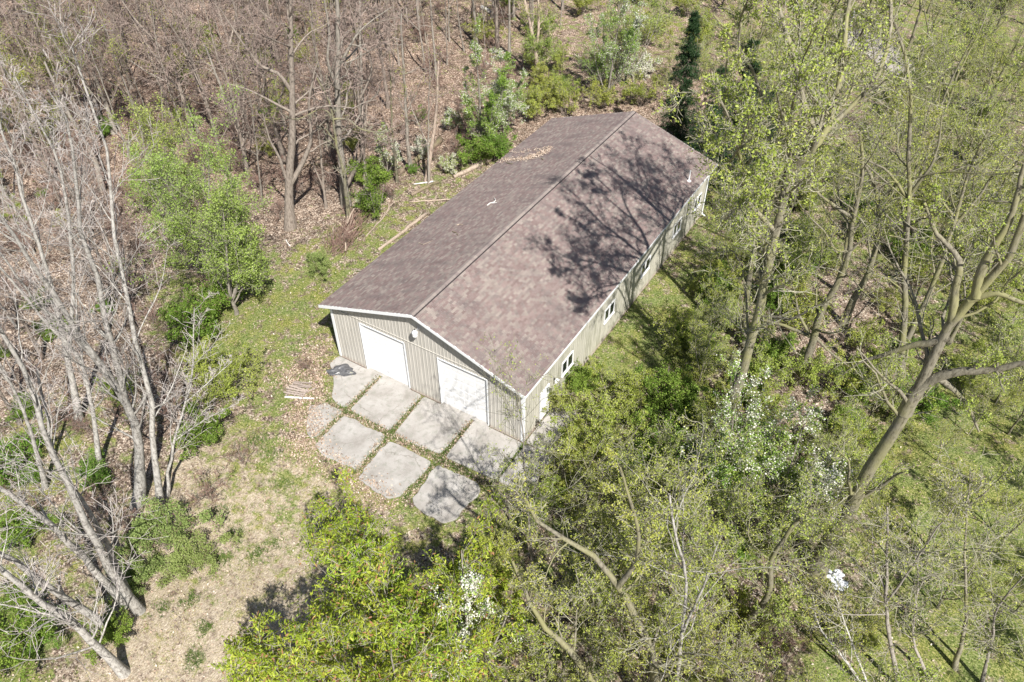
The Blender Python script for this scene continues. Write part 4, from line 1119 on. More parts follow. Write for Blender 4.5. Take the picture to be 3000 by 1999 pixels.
# bushes picked out one by one: (kind, pixel of its middle, scale, label)
for kind, px, s, lb in [
  ('pale_bush', (470, 1560), 1.25, 'rounded pale green bush right of the leaning silver trunks'),
  ('pale_bush', (560, 1640), .95, 'lower right lobe of pale green bush on the straw lawn edge'),
  ('pale_bush', (400, 1680), .80, 'small pale green bush at the feet of the silver trunks'),
  ('green_bush', (590, 1255), .95, 'dark green bush below the olive bushes left of the yard'),
  ('bud_bush', (650, 1120), 1.1, 'olive bush at the edge of the green path left of the slabs'),
  ('bud_bush', (590, 1060), 1.1, 'olive bush beneath the fresh green tree at left'),
  ('green_bush', (560, 930), 1.35, 'deep green bush in the shade under the fresh green tree'),
  ('green_bush', (620, 870), 1.2, 'green bush at the dark shadow left of the building'),
  ('bud_bush', (700, 1060), .8, 'thin olive bush nearest the path'),
  ('pale_bush', (925, 770), .8, 'low light green bush on the path beside the brush pile'),
  ('green_bush', (1075, 600), .75, 'small bright green bush between the mossy trunk and the brush pile'),
  ('green_bush', (1060, 500), .9, 'green bush left of the slim mossy stem'),
  ('white_bush', (1240, 430), .7, 'white flowering bush wrapped round the pale dead trunk'),
  ('white_bush', (1320, 480), .6, 'white flowering bush over the fallen log by the roof'),
  ('white_bush', (1330, 350), .8, 'white flowering bush at the foot of the narrow green tree'),
  ('green_bush', (1400, 440), 1.2, 'dark green bush at the foot of the narrow blossom tree'),
  ('green_bush', (1460, 420), 1.1, 'yellowish green bush touching the left roof edge'),
  ('bud_bush', (1560, 300), 1.2, 'budding bush behind the left end of the far gable'),
  ('bud_bush', (1660, 290), 1.2, 'budding bush behind the far gable, left of its peak'),
  ('bud_bush', (1770, 270), 1.1, 'budding bush just behind the roof ridge'),
  ('bud_bush', (1880, 260), 1.2, 'budding bush behind the roof peak on its right'),
  ('green_bush', (1620, 250), .8, 'green bush behind the far gable near the fallen branch'),
  ('white_bush', (1880, 190), 1.0, 'white flowering bush under the pale green tree at the top'),
  ('green_bush', (1690, 1110), .80, 'green bush against the side wall beneath the nearest window'),
  ('bud_bush', (1640, 1160), .75, 'olive bush beside the white side door'),
  ('bud_bush', (1740, 1080), .6, 'small olive bush along the side wall'),
  ('green_bush', (1960, 1150), 1.2, 'brightest green bush right of the side wall'),
  ('green_bush', (2030, 1200), 1.1, 'green bush right of the brightest green one'),
  ('bud_bush', (1800, 1180), 1.1, 'olive bush between the wall and the brightest green bush'),
  ('bud_bush', (1720, 1260), 1.3, 'olive bush right of the side door slab'),
  ('bud_bush', (1680, 1400), 1.2, 'olive bush at the right end of the concrete apron'),
  ('bud_bush', (1590, 1480), .9, 'olive bush below the sapling at the building corner'),
  ('green_bush', (1900, 1330), 1.2, 'dark green bush left of the white flowering tree'),
  ('bud_bush', (1450, 1590), .9, 'olive bush at the lower right of the shaded slab'),
  ('bare_bush', (1010, 700), .7, 'tangle of bare twigs beside the brush pile'),
  ('bare_bush', (900, 1060), .5, 'thin bare bush by the front left corner of the building'),
  ('bare_bush', (700, 1330), .7, 'bare purple twig bush at the edge of the straw lawn'),
  ('bare_bush', (600, 1420), .9, 'bare twig bush left of the straw lawn above the pale green bush'),
  ('green_bush', (30, 1340), 1.0, 'green bush at the left edge among fallen leaves'),
  ('green_bush', (40, 1560), .9, 'green bush at the left edge between the leaning trunks'),
  ('green_bush', (30, 1880), 1.0, 'green bush in the bottom left corner'),
  ('green_bush', (2280, 860), .9, 'green bush in the wood floor below the tall shadow casting tree'),
  ('green_bush', (2340, 760), .8, 'green bush left of the leaning mossy trunk'),
  ('bare_bush', (2210, 460), 1.1, 'reddish brown brush heap of bare twigs beyond the far right corner'),
  ('green_bush', (2130, 520), .7, 'small green bush by the downspout corner'),
  ('bare_bush', (1850, 1760), 1.1, 'reddish bare bush between the arching mossy trunks'),
  ('bare_bush', (2280, 1870), 1.0, 'reddish bare bush at the bottom by the dark hollow'),
  ('white_bush', (1060, 585), .45, 'tiny white flowering bush beneath the green shrub tree'),
  ('green_bush', (1930, 1290), 1.0, 'yellow green bush above the dark one')]:
    h = proto[kind][0][1]*s
    p = W(px[0], px[1], h*.5)
    put(kind, p[0], p[1], s, lb)

# allowed height so that the facade, the apron, the near roof and the yard stay in the sun
SX, SY, SZ = -math.sin(SUN_AZ), -math.cos(SUN_AZ), math.tan(SUN_EL)
def max_h(x, y):
    best = 99.0
    for s in np.arange(.2, 20, .4):
        a, b = x+SX*s, y+SY*s
        if -1 < a < 12.6 and -5.2 < b < 0: best = min(best, SZ*s+.3)
        if -.4 < a < 12.8 and -.5 < b < 12: best = min(best, 4.6+SZ*s+.3)
        if -9 < a < -.5 and -16 < b < 9: best = min(best, SZ*s+1.5)
    return best
YARD = [(560,1350),(640,1180),(735,1000),(690,800),(800,700),(960,640),(1240,560),(1450,420),(1600,330),(1600,640),(1000,1480),(1180,1640),(1080,1620),(760,1640),(680,1999),(420,2100),(440,1760),(560,1560)]
def inside(u, v, poly):
    c = False; n = len(poly); j = n-1
    for i in range(n):
        xi, yi = poly[i]; xj, yj = poly[j]
        if (yi > v) != (yj > v) and u < (xj-xi)*(v-yi)/(yj-yi)+xi: c = not c
        j = i
    return c
LAWN = [(2420,1560),(2560,1350),(2800,1250),(3050,1150),(3050,2100),(2500,2100),(2500,1750)]
taken = [(o.location.x, o.location.y) for o in col.objects if o.parent is None and o.get('category') == 'tree']
cnt = {}
G = {
 'brown': ('tall bare brown tree in the leaf strewn wood behind the building', 'bare brown trees of the wood'),
 'pole': ('slim bare pole tree standing in the wood behind the building', 'slim pole trees of the wood'),
 'bare_bush': ('knee high tangle of bare reddish twigs on the leaf litter of the wood', 'bare brush on the wood floor'),
 'bud_bush': ('bush of fine twigs with olive buds under the trees', 'budding bushes of the understorey'),
 'green_bush': ('leafy green bush in the understorey', 'green bushes of the understorey'),
 'olive': ('budding tree with olive young leaves in the right hand wood', 'budding trees of the right hand wood'),
 'thin': ('young thin budding tree among the taller ones', 'young budding trees'),
 'silver': ('small bare silver tree among the twigs at the left edge', 'small silver trees at the left edge')}
MARKS = [('the stout forked oak', 850, 560), ('the pale dead snag', 1265, 400), ('the narrow blossom tree', 1410, 270), ('the peeling forked trunk', 1565, 130),
 ('the tall blossom tree behind the ridge', 1790, 130), ('the narrow dark spruce', 2040, 120), ('the roof peak', 1860, 300), ('the far right roof corner', 2110, 480),
 ('the gravel drive', 2560, 150), ('the white marker post', 2492, 60), ('the leaning mossy trunk', 2420, 900), ('the biggest leaning trunk', 2600, 1290), ('the upright dark trunk', 2655, 800),
 ('the white flowering tree', 2150, 1330), ('the brightest green bush', 1960, 1150), ('the arching mossy trunk', 1800, 1715), ('the white plastic sheet', 2440, 1690),
 ('the tallest slender silver tree', 350, 700), ('the broad pale green tree', 570, 590), ('the round green tree', 640, 760), ('the forked silver tree', 340, 1150), ('the lowest leaning silver trunk', 180, 1800),
 ('the rounded pale green bush', 470, 1560), ('the upper left corner', 60, 60), ('the lower right corner', 2950, 1950), ('the upper right corner', 2950, 60), ('the right edge', 2980, 1000),
 ('the brush pile', 1010, 690), ('the mossy fallen log', 1230, 465), ('the middle of the top edge', 1200, 10), ('the pale leaning trunk in the wood', 500, 300), ('the middle of the bottom edge', 1600, 1980), ('the corner sapling', 1530, 1300)]
used = {}
SIZE = {'brown': ('low', 'middling', 'tall'), 'pole': ('short', 'middling', 'tall')}
NOUN = {'brown': 'bare brown tree', 'pole': 'slim pole tree', 'bare_bush': 'bare reddish bush', 'bud_bush': 'olive budding bush', 'green_bush': 'leafy green bush',
        'olive': 'olive budding tree', 'thin': 'thin young budding tree', 'silver': 'small bare silver tree'}
def describe(kind, x, y, s, srange):
    u, v = pix([x, y, float(ghz(x, y))+proto[kind][0][1]*s*.45])
    sz = ('small', 'mid-sized', 'large')[min(2, int(3*(s-srange[0])/(srange[1]-srange[0]+1e-6)))] if s >= srange[0] else 'small'
    order = sorted(MARKS, key=lambda m: math.hypot(u-m[1], v-m[2]))
    for m in order[:7]:
        du, dv = u-m[1], v-m[2]; d = math.hypot(du, dv)
        a = math.degrees(math.atan2(-dv, du)) % 360
        way = ('right of', 'up and right of', 'above', 'up and left of', 'left of', 'down and left of', 'below', 'down and right of')[int((a+22.5)//45) % 8]
        far = 'just ' if d < 130 else ('' if d < 300 else 'well ')
        lb = '%s %s %s%s %s' % (sz, NOUN[kind], far, way, m[0])
        if lb not in used: used[lb] = 1; return lb
    return lb
CLEAR = [(2440, 1690, 90), (2560, 160, 90), (2500, 60, 40), (1620, 1130, 60), (1700, 1030, 90), (1790, 940, 90), (1880, 840, 90), (1960, 740, 90), (2040, 650, 80), (2060, 520, 70), (2000, 470, 60),
 (1300, 1420, 190), (1180, 1350, 190), (1430, 1350, 110), (2700, 1450, 40), (2930, 1350, 40), (1950, 1160, 70), (1900, 980, 60), (2230, 860, 50), (2350, 1180, 50)]
def blocks(x, y, H):
    z = float(ghz(x, y))
    for f in (.35, .6, .85, 1.0):
        u, v = pix([x, y, z+H*f]); m = FPX/np.linalg.norm(np.array([x, y, z+H*f])-CAM)
        r = (.16 if f < 1 else .06)*H*m
        if any((u-a)**2+(v-b)**2 < (c+r)**2 for a, b, c in CLEAR): return True
    return False
def fill(kind, n, region, gap, srange, zone_txt, hard=None, tries=6000):
    """scatter a kind over a region of the ground given in photo pixels"""
    k = 0
    local = []
    for _ in range(tries):
        if k >= n: break
        u = rr.uniform(region[0], region[2]); v = rr.uniform(region[1], region[3])
        p = W(u, v); x, y = p[0], p[1]
        # even over the ground, not over the picture
        w = min(1.0, (np.linalg.norm(p-CAM)/90.0)**2*1.6)
        if rr.rand() > w: continue
        if -1.6 < x < 13.8 and -7.0 < y < 25.8: continue
        if inside(u, v, YARD): continue
        if hard and not hard(u, v, x, y): continue
        g = gap
        if any((x-a)**2+(y-b)**2 < g*g for a, b in local): continue
        if kind not in ('bare_bush', 'bud_bush', 'green_bush') and any((x-a)**2+(y-b)**2 < 1.7**2 for a, b in taken): continue
        s = rr.uniform(*srange)
        hh = proto[kind][0][1]
        mh = max_h(x, y)
        if hh*s > mh:
            s = mh/hh
            if s < srange[0]*.55: continue
        if blocks(x, y, hh*s): continue
        lb, gp = G[kind]
        put(kind, x, y, s, describe(kind, x, y, s, srange), gp+' '+zone_txt); local.append((x, y)); k += 1
        if kind not in ('bare_bush', 'bud_bush', 'green_bush'): taken.append((x, y))
    cnt[kind+' '+zone_txt] = k
fill('brown', 50, (-40, -150, 1150, 560), 3.4, (.75, 1.15), 'upper left')
fill('brown', 16, (1050, -250, 1700, 160), 4.5, (.8, 1.2), 'along the top')
fill('pole', 60, (0, -100, 1300, 620), 2.3, (.6, 1.1), 'upper left')
fill('pole', 12, (1150, -150, 1900, 260), 3.5, (.6, 1.1), 'top centre')
fill('silver', 5, (-60, 600, 420, 1500), 3.6, (.5, .8), 'left')
fill('brown', 6, (-60, 650, 400, 1250), 4.0, (.5, .8), 'behind the silver trunks')
fill('bare_bush', 150, (-40, -60, 1500, 700), 1.4, (.6, 1.3), 'upper left')
fill('bare_bush', 28, (-60, 700, 620, 1600), 1.6, (.5, .95), 'left')
fill('bud_bush', 34, (-40, -60, 1100, 700), 2.0, (.6, 1.1), 'upper left')
fill('bud_bush', 24, (1350, -100, 2100, 330), 2.2, (.8, 1.4), 'behind the roof')
fill('green_bush', 14, (-40, -20, 1250, 650), 3.0, (.3, .7), 'in the wood')
fill('green_bush', 12, (-60, 900, 500, 1900), 1.8, (.4, .8), 'left')
fill('olive', 40, (2150, -260, 3150, 1000), 4.0, (.6, 1.0), 'upper right')
fill('thin', 30, (1950, 250, 3050, 1300), 2.3, (.6, 1.1), 'right of the building')
fill('thin', 24, (1500, 1380, 2450, 2350), 1.8, (.7, 1.15), 'bottom right of centre', hard=lambda u, v, x, y: not inside(u, v, LAWN) and (u > 1720 or v > 1900) and (u > 1860 or v > 1560))
fill('thin', 18, (2450, 1200, 3150, 2350), 2.3, (.4, .85), 'over the right lawn')
fill('olive', 5, (2500, 700, 3150, 1400), 4.0, (.5, .85), 'right edge')
fill('bud_bush', 14, (1850, 650, 2400, 1250), 1.7, (.3, .6), 'beside the long wall', hard=lambda u, v, x, y: x > 14)
fill('bud_bush', 46, (1700, 700, 2900, 1950), 1.9, (.6, 1.2), 'right of the building', hard=lambda u, v, x, y: not inside(u, v, LAWN) and x > 15.2)
fill('bud_bush', 26, (2050, 0, 3050, 700), 2.8, (.8, 1.4), 'upper right')
fill('green_bush', 22, (1750, 600, 2700, 1700), 2.4, (.5, 1.0), 'right of the building', hard=lambda u, v, x, y: not inside(u, v, LAWN) and x > 15)
fill('bare_bush', 22, (1950, 400, 2750, 1950), 2.2, (.5, .9), 'right', hard=lambda u, v, x, y: not inside(u, v, LAWN) and x > 15)
print('FILL', cnt)

# ------------------------------------------------------------------ fallen wood and small things
def log(name, a, b, r0, r1, mat, label, lift=None, seed=0, branches=0, cat='log', group=None):
    rr2 = np.random.RandomState(seed)
    A = W(*a); B = W(*b)
    n = 9; P = np.linspace(A, B, n); L = np.linalg.norm(B-A)
    d = (B-A)/L; q = np.array([-d[1], d[0], 0])
    t = np.linspace(0, 1, n); R = r0+(r1-r0)*t
    bend = rr2.uniform(-.03, .03)*L*np.sin(t*math.pi)+rr2.normal(0, .012*L, n)*.4
    P = P+q*bend[:, None]
    P[:, 2] = ghz(P[:, 0], P[:, 1])+R*.75+(0 if lift is None else lift*t)
    o0 = P[0].copy()
    m = MB(); m.tube(P-o0, R*(1+rr2.normal(0, .04, n)), 10)
    root = link(name, m.mesh('trunk', M[mat], smooth=True), None, o0)
    tag(root, label, cat, group)
    if branches:
        b2 = MB()
        for i in range(branches):
            t0 = rr2.uniform(.2, .95); p = A+(B-A)*t0; p = np.array([p[0], p[1], float(ghz(p[0], p[1]))+r0])-o0
            e = p+d*rr2.uniform(.3, 1.2)+q*rr2.uniform(-.8, .8)+np.array([0, 0, rr2.uniform(.05, .6)])
            b2.tube([p, (p+e)/2+rr2.normal(0, .06, 3), e], [.03, .022, .01], 5)
        b2.build('branch', M[mat], root)
    return root
log('fallen_log', (1108, 735), (1250, 628), .10, .12, 'dead_wood', 'pale straight log lying along the grass beside the left eave', seed=1)
log('fallen_log', (1330, 522), (1442, 468), .16, .20, 'dead_wood', 'thick pale log lying by the roof edge under the blossom shrub', seed=2)
log('fallen_log', (1165, 515), (1292, 415), .20, .26, 'log_bark', 'big dark mossy log between the slim trunk and the dead snag', seed=3)
log('fallen_log', (1206, 575), (1284, 537), .12, .14, 'log_bark', 'dark log beneath the white peeled branch', seed=4, branches=3)
log('fallen_branch', (1212, 541), (1272, 536), .045, .06, 'white_wood', 'white peeled branch lying on the dark log', seed=5, lift=.1, cat='branch')
log('fallen_branch', (1200, 594), (1318, 586), .05, .05, 'dead_wood', 'tan branch lying level beside the eave', seed=6, branches=2, cat='branch')
log('fallen_branch', (1072, 695), (1145, 608), .045, .06, 'dead_wood', 'forked tan branch leaning across the brush', seed=7, branches=3, cat='branch')
log('fallen_branch', (972, 750), (1072, 716), .06, .07, 'log_bark', 'brown branch at the foot of the brush pile', seed=8, branches=2, cat='branch')
log('fallen_branch', (838, 703), (850, 722), .035, .035, 'white_wood', 'short white stick on bare soil left of the brush pile', seed=9, cat='branch')
log('fallen_log', (1410, 25), (1440, 42), .2, .2, 'white_wood', 'pale log end in the leaf litter at the top edge', seed=10)
log('fallen_branch', (1690, 293), (1830, 295), .10, .12, 'dead_wood', 'long pale branch on the ground behind the far gable', seed=11, cat='branch')
log('fallen_log', (880, 490), (1110, 470), .10, .13, 'log_bark', 'dark log lying across the wood floor behind the grey trunk', seed=12)
log('fallen_branch', (420, 405), (465, 395), .1, .1, 'dead_wood', 'short log in the wood behind the leafing tree', seed=13, cat='branch')
# brush pile: stems leaning together
bp = W(1005, 700); bp_o = link('brush_pile', None, None, (bp[0], bp[1], float(ghz(bp[0], bp[1]))))
tag(bp_o, 'heap of bare purple brown stems piled beside the log left of the roof', 'brush pile')
r2 = np.random.RandomState(4)
A = W(985, 745)-bp; B = W(1050, 640)-bp
ax_ = (B-A)/np.linalg.norm(B-A); qx = np.array([-ax_[1], ax_[0], 0])
tw = MB(); st = MB()
for i in range(150):
    p = A+(B-A)*r2.uniform(-.1, .8)+qx*r2.normal(0, .45); p[2] = r2.uniform(.02, .35)
    e = p+ax_*r2.uniform(.8, 2.4)+qx*r2.normal(0, .5); e[2] = r2.uniform(.05, 1.0)
    (tw if i > 10 else st).tube([p, (p+e)/2+r2.normal(0, .12, 3)+np.array([0, 0, .1]), e], [.014, .012, .006] if i > 10 else [.05, .045, .03], 4)
tag(tw.build('twigs', M['red_twig'], bp_o), kind='stuff'); st.build('branch', M['dead_wood'], bp_o)

# broken pallet
pl = link('broken_pallet', None, None, tuple(W(875, 1145)+np.array([0, 0, .05])), (0, 0, rad(20)))
tag(pl, 'collapsed grey wooden pallet lying in dead leaves left of the slabs', 'pallet')
r2 = np.random.RandomState(9)
for i in range(7):
    s = MB(); s.box(-.55, .55, -.05, .05, -.012, .012)
    s.build('plank', M['old_wood'], pl, loc=(r2.uniform(-.1, .1), -.42+i*.15, .09+r2.uniform(0, .05)), rot=(r2.normal(0, .05), r2.normal(0, .06), r2.normal(0, .09)))
for i in range(3):
    s = MB(); s.box(-.04, .04, -.55, .55, -.05, .04); s.build('runner', M['old_wood'], pl, loc=(-.45+i*.45, 0, .02))
s = MB(); s.box(-.8, .8, -.05, .05, -.02, .02)
tag(s.build('loose_board', M['white_wood'], None, loc=tuple(W(878, 1168)+np.array([0, 0, .06])), rot=(0, .02, rad(28))), 'whitish weathered board lying just below the broken pallet', 'board')
s = MB(); s.box(-.45, .45, -.05, .05, -.02, .02)
tag(s.build('loose_board', M['old_wood'], None, loc=tuple(W(905, 1148)+np.array([0, 0, .06])), rot=(0, .03, rad(65))), 'short board lying at the right end of the broken pallet', 'board')
# crumpled black plastic sheet and a stone on the first slab
def crumple(name, c, sx, sy, hh, mat, label, cat, seed, z=.07, rz=0, nseg=14):
    r3 = np.random.RandomState(seed)
    g = np.linspace(-1, 1, nseg); X, Y = np.meshgrid(g, g)
    R = np.sqrt(X*X+Y*Y); ang = np.arctan2(Y, X)
    sc = 1/np.maximum(1, np.maximum(np.abs(X), np.abs(Y))/np.maximum(R, 1e-3)*0+1)
    rim = 1+.18*np.sin(ang*3+r3.uniform(0, 6))+.10*np.sin(ang*7+r3.uniform(0, 6))
    Z = (r3.rand(nseg, nseg)*.6+.4*np.sin(X*4+r3.uniform(0, 6))*np.cos(Y*5))*hh*(1-np.clip(R, 0, 1)**2)
    f = np.where(R > 0, np.minimum(1, 1/np.maximum(R, 1e-3)), 1)
    X2, Y2 = X*f*rim*sx, Y*f*rim*sy
    n = nseg; top = np.stack([X2, Y2, np.maximum(Z, 0)+.012], -1).reshape(-1, 3); bot = np.stack([X2, Y2, np.zeros_like(X2)-.01], -1).reshape(-1, 3)
    ii = np.arange(n*n).reshape(n, n)
    F1 = np.stack([ii[:-1, :-1], ii[:-1, 1:], ii[1:, 1:], ii[1:, :-1]], -1).reshape(-1, 4)
    F2 = F1[:, ::-1]+n*n
    per = list(ii[0, :])+list(ii[1:, -1])+list(ii[-1, -2::-1])+list(ii[-2:0:-1, 0])
    F3 = np.array([[per[k], per[k-1], per[k-1]+n*n, per[k]+n*n] for k in range(len(per))])
    o = link(name, mk_mesh(name, np.concatenate([top, bot]), np.concatenate([F1, F2, F3]), M[mat]), None, (c[0], c[1], z), (0, 0, rz))
    tag(o, label, cat); return o
p = W(1002, 1090); crumple('plastic_sheet', p, .75, .45, .16, 'black_plastic', 'crumpled dark plastic sheet on the corner slab by the left front wall', 'plastic sheet', 3, rz=.5)
p = W(1028, 1096); crumple('flat_stone', p, .25, .20, .10, 'stone', 'flat mossy stone beside the dark plastic sheet on the slab', 'stone', 5, z=.05)
p = W(2440, 1685); crumple('plastic_sheet', p, .50, .32, .36, 'plastic_white', 'white crumpled plastic sheet on the leaf litter at lower right', 'plastic sheet', 8, z=float(ghz(p[0], p[1])), rz=.3)
p = W(2455, 1712); crumple('plastic_sheet', p, .42, .28, .30, 'plastic_white', 'smaller white plastic piece just below the larger white one', 'plastic sheet', 9, z=float(ghz(p[0], p[1])), rz=.3)
# white marker post by the drive
p = W(2492, 75); s = MB(); s.tube([(0, 0, -.2), (0, 0, 1.35)], .09, 10); s.lathe([(.10, 1.35), (.10, 1.40), (.001, 1.46)], (0, 0, 0), 10)
tag(s.build('marker_post', M['pipe_white'], None, loc=(p[0], p[1], float(ghz(p[0], p[1])))), 'white marker post by the gravel drive in the upper right', 'post')

# things lying on the roof
def on_roof(u, v):
    d = ray(u, v); sgn = 1
    for sgn in (1, -1):
        # z = ZR - sgn*(x-BW/2)*SL
        t = (ZR+sgn*BW/2*SL-CAM[2]-sgn*SL*CAM[0])/(d[2]+sgn*SL*d[0])
        p = CAM+d*t
        if sgn*(p[0]-BW/2) >= 0: return p
    return p
def roof_stick(pts, r, mat, label):
    P = [on_roof(*q)+np.array([0, 0, r+.015]) for q in pts]; o0 = P[0].copy()
    m = MB(); m.tube(np.array(P)-o0, np.linspace(r, r*.6, len(P)), 6)
    return tag(link('twig', m.mesh('twig', M[mat]), None, o0), label, 'twig')
s = roof_stick([(1427, 605), (1436, 598), (1446, 596), (1452, 590), (1449, 583)], .045, 'white_wood', 'forked pale branch lying on the left roof slope')
s2 = MB(); A = on_roof(1442, 597); B = on_roof(1455, 596); s2.tube([np.array([0, 0, .03]), B-A+np.array([0, 0, .05])], .025, 5)
s2.build('branch', M['white_wood'], s, loc=tuple(A-np.array(s.location)))
roof_stick([(1338, 662), (1346, 659), (1356, 660)], .03, 'dead_wood', 'short tan stick on the left roof slope, right of two dark sticks')
roof_stick([(1326, 680), (1334, 683), (1338, 684)], .03, 'log_bark', 'short dark stick in the middle of the left roof slope')
roof_stick([(1339, 687), (1342, 691)], .025, 'log_bark', 'tiny dark stick just below the short dark one on the roof')
roof_stick([(1226, 713), (1240, 718), (1255, 712), (1268, 706)], .018, 'dead_wood', 'long thin crooked twig nearest the front on the left roof slope')
roof_stick([(1484, 478), (1492, 481), (1502, 482)], .03, 'log_bark', 'dark stick above the left eave near the leaf drift')
roof_stick([(1586, 466), (1592, 469)], .03, 'log_bark', 'small dark stick right of the leaf drift on the roof')
r2 = np.random.RandomState(31)
cl = []
for a, b, n in (((1465, 472), (1540, 466), 500), ((1540, 466), (1590, 450), 700), ((1590, 450), (1612, 434), 350), ((1500, 448), (1600, 436), 220)):
    for i in range(n):
        t = r2.rand(); q = on_roof(a[0]+(b[0]-a[0])*t+r2.normal(0, 6), a[1]+(b[1]-a[1])*t+r2.normal(0, 3.2)); cl.append(q+np.array([0, 0, r2.uniform(.01, .05)]))
P = np.array(cl); o0 = P.mean(0)
TW = np.stack([P-o0, P-o0+r2.normal(0, .02, P.shape)], 1)
V, F, pp = leaves(TW, 1, .085, .7, r2, .01, flat=1.0)
tag(link('leaf_drift', mk_mesh('leaf_drift', V, F, M['litter'], attr=np.repeat(r2.uniform(.45, 1, len(pp)), 4)[:, None]*np.ones((1, 3))), None, o0), 'drift of tan dead leaves on the left roof slope', 'dead leaves', kind='stuff')

# ------------------------------------------------------------------ grass and leaf litter
def on_slab(x, y):
    m = np.zeros(x.shape, bool)
    for poly in SLABS:
        c = np.zeros(x.shape, bool); n = len(poly); j = n-1
        for i in range(n):
            xi, yi = poly[i]; xj, yj = poly[j]
            if yi != yj: c ^= ((yi > y) != (yj > y)) & (x < (xj-xi)*(y-yi)/(yj-yi)+xi)
            j = i
        m |= c
    return m | ((x > -.05) & (x < BW+.05) & (y > -.1) & (y < BL+.05))
r2 = np.random.RandomState(55)
def scatter(n, box):
    x = r2.uniform(box[0], box[1], n); y = r2.uniform(box[2], box[3], n)
    k = ~on_slab(x, y); x, y = x[k], y[k]
    z = ghz(x, y); u, v = pix(np.stack([x, y, z], -1))
    k = (u > -80) & (u < 3080) & (v > -60) & (v < 2080)
    return x[k], y[k], z[k]
def blades(x, y, z, h, w, seed, per=4):
    r3 = np.random.RandomState(seed)
    x = np.repeat(x, per)+r3.normal(0, .05, len(x)*per); y = np.repeat(y, per)+r3.normal(0, .05, len(y)*per); z = np.repeat(z, per)
    m = len(x); a = r3.uniform(0, 6.28, m); hh = h*r3.uniform(.5, 1.4, m); le = hh*r3.uniform(.2, 1.3, m)
    b = r3.uniform(0, 6.28, m); p = np.stack([x, y, z-.01], -1); s = np.stack([np.cos(a), np.sin(a), a*0], -1)*w
    t = p+np.stack([np.cos(b)*le, np.sin(b)*le, hh], -1)
    V = np.stack([p-s, p+s, t], 1).reshape(-1, 3)
    return V, np.arange(3*m).reshape(m, 3), m
x, y, z = scatter(230000, (-30, 40, -22, 45))
g, s_, _ = zones(x, y)
k = r2.rand(len(x)) < np.clip(g*1.25-.30, .0, 1)*.42; x, y, z, g, s_ = x[k], y[k], z[k], g[k], s_[k]
V, F, m = blades(x, y, z, .12, .016, 5, 4)
tint = np.clip(np.repeat(.30+s_*.5+.22*np.sin(x*1.1+y*.7)*np.sin(y*.9-x*.4), 4)+r2.normal(0, .16, m), 0, 1)
x2, y2, z2 = scatter(160000, (-16, 22, -22, 6))
g2, s2_, _ = zones(x2, y2)
k = r2.rand(len(x2)) < np.clip(s2_*1.1-.25, 0, 1)*.8; x2, y2, z2 = x2[k], y2[k], z2[k]
V2, F2, m2 = blades(x2, y2, z2, .06, .010, 15, 3)
c3 = V2.reshape(-1, 3, 3); c3[:, 2, :2] += (c3[:, 2, :2]-c3[:, 0, :2])*1.6
F2 = F2+len(V); V = np.concatenate([V, c3.reshape(-1, 3)]); F = np.concatenate([F, F2]); m += m2
tint = np.r_[tint, np.clip(r2.normal(.92, .10, m2), .6, 1)]
tag(link('grass', mk_mesh('grass', V, F, M['grass'], attr=np.repeat(tint, 3)[:, None]*np.ones((1, 3)))), 'short rough grass over the yard, path and right lawn', 'grass', kind='stuff')
# tufts in the joints of the apron and on the lawn
tx, ty = [], []
for a, b, n in (((3.03, -.3), (3.08, -5.6), 240), ((5.95, -.5), (6.2, -6.0), 240), ((9.2, -.4), (9.2, -6), 300), ((1.8, -3.15), (12.2, -3.15), 620), ((12.35, -.2), (12.3, -3), 120)):
    t = r2.rand(n); tx += list(a[0]+(b[0]-a[0])*t+r2.normal(0, .07, n)); ty += list(a[1]+(b[1]-a[1])*t+r2.normal(0, .07, n))
for (u, v, n, sp_) in ((570, 1935, 90, .22), (600, 1840, 45, .16), (660, 1640, 50, .2), (690, 1560, 60, .3), (740, 1635, 45, .25), (800, 1600, 40, .3), (760, 1290, 70, .3), (790, 1330, 60, .3), (650, 1500, 40, .25), (830, 1420, 50, .3), (480, 1780, 40, .2), (560, 1760, 35, .2)):
    p = W(u, v); tx += list(p[0]+r2.normal(0, sp_, n)); ty += list(p[1]+r2.normal(0, sp_, n))
tx = np.array(tx); ty = np.array(ty)
V, F, m = blades(tx, ty, ghz(tx, ty), .16, .014, 6, 6)
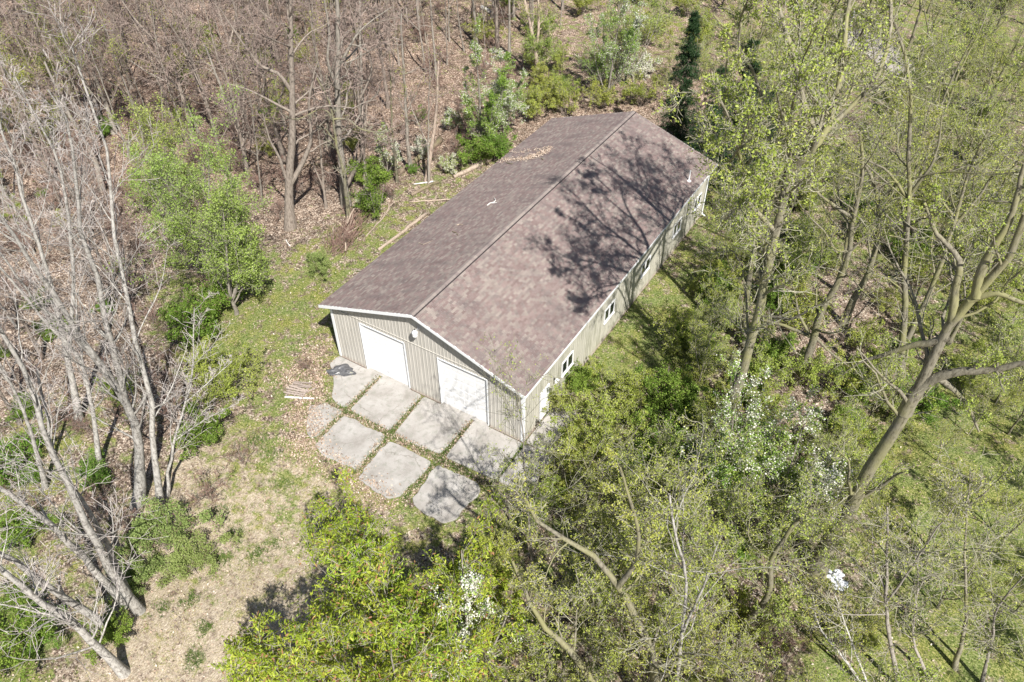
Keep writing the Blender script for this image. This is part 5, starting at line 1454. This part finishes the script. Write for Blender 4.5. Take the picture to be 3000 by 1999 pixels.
tint = np.clip(.28+r2.normal(0, .18, m), 0, 1)
tag(link('grass_tufts', mk_mesh('grass_tufts', V, F, M['grass'], attr=np.repeat(tint, 3)[:, None]*np.ones((1, 3)))), 'green grass tufts in the slab joints and on the straw lawn', 'grass', kind='stuff')
# single dead leaves
x, y, z = scatter(150000, (-26, 34, -22, 30))
g, s_, _ = zones(x, y)
k = r2.rand(len(x)) < np.clip(1.15-g, .12, 1)*.5; x, y, z = x[k], y[k], z[k]
jx = []; jy = []
for a, b, n in (((3.03, -.3), (3.08, -5.6), 700), ((5.95, -.5), (6.2, -6.0), 500), ((9.2, -.4), (9.2, -6), 600), ((1.8, -3.15), (12.2, -3.15), 1900), ((1, -3.3), (3.5, -6.2), 900), ((3, -6.1), (9, -6.7), 1700), ((-.9, -1.2), (1.2, -3.6), 1300), ((-1.5, .2), (-1.2, -3.5), 1600), ((.5, -4), (3, -7), 1200)):
    t = r2.rand(n); sg = .10 if abs(a[0]-b[0]) < .5 and a[0] > 2 or a == (1.8, -3.15) else .45; jx += list(a[0]+(b[0]-a[0])*t+r2.normal(0, sg, n)); jy += list(a[1]+(b[1]-a[1])*t+r2.normal(0, sg, n))
jx = np.array(jx); jy = np.array(jy); jz = np.where(on_slab(jx, jy), .055, ghz(jx, jy)+.01)
x = np.r_[x, jx]; y = np.r_[y, jy]; z = np.r_[z, jz]
P = np.stack([x, y, z+.012+r2.uniform(0, .03, len(x))], -1)
V, F, pp = leaves(np.stack([P, P+.01], 1), 1, .10, .65, r2, .004, flat=.9)
V[:, 2] = np.maximum(V[:, 2], np.repeat(z, 4)+.006)
tint = np.clip(r2.normal(.55, .25, len(pp)), 0, 1)
tag(link('leaf_litter', mk_mesh('leaf_litter', V, F, M['litter'], attr=np.repeat(tint, 4)[:, None]*np.ones((1, 3)))), 'loose dead leaves scattered over the ground', 'dead leaves', kind='stuff')
tris = sum(len(m.loops)-2*len(m.polygons) for m in bpy.data.meshes)
print('TRIS', tris, 'OBJ', len(bpy.data.objects))
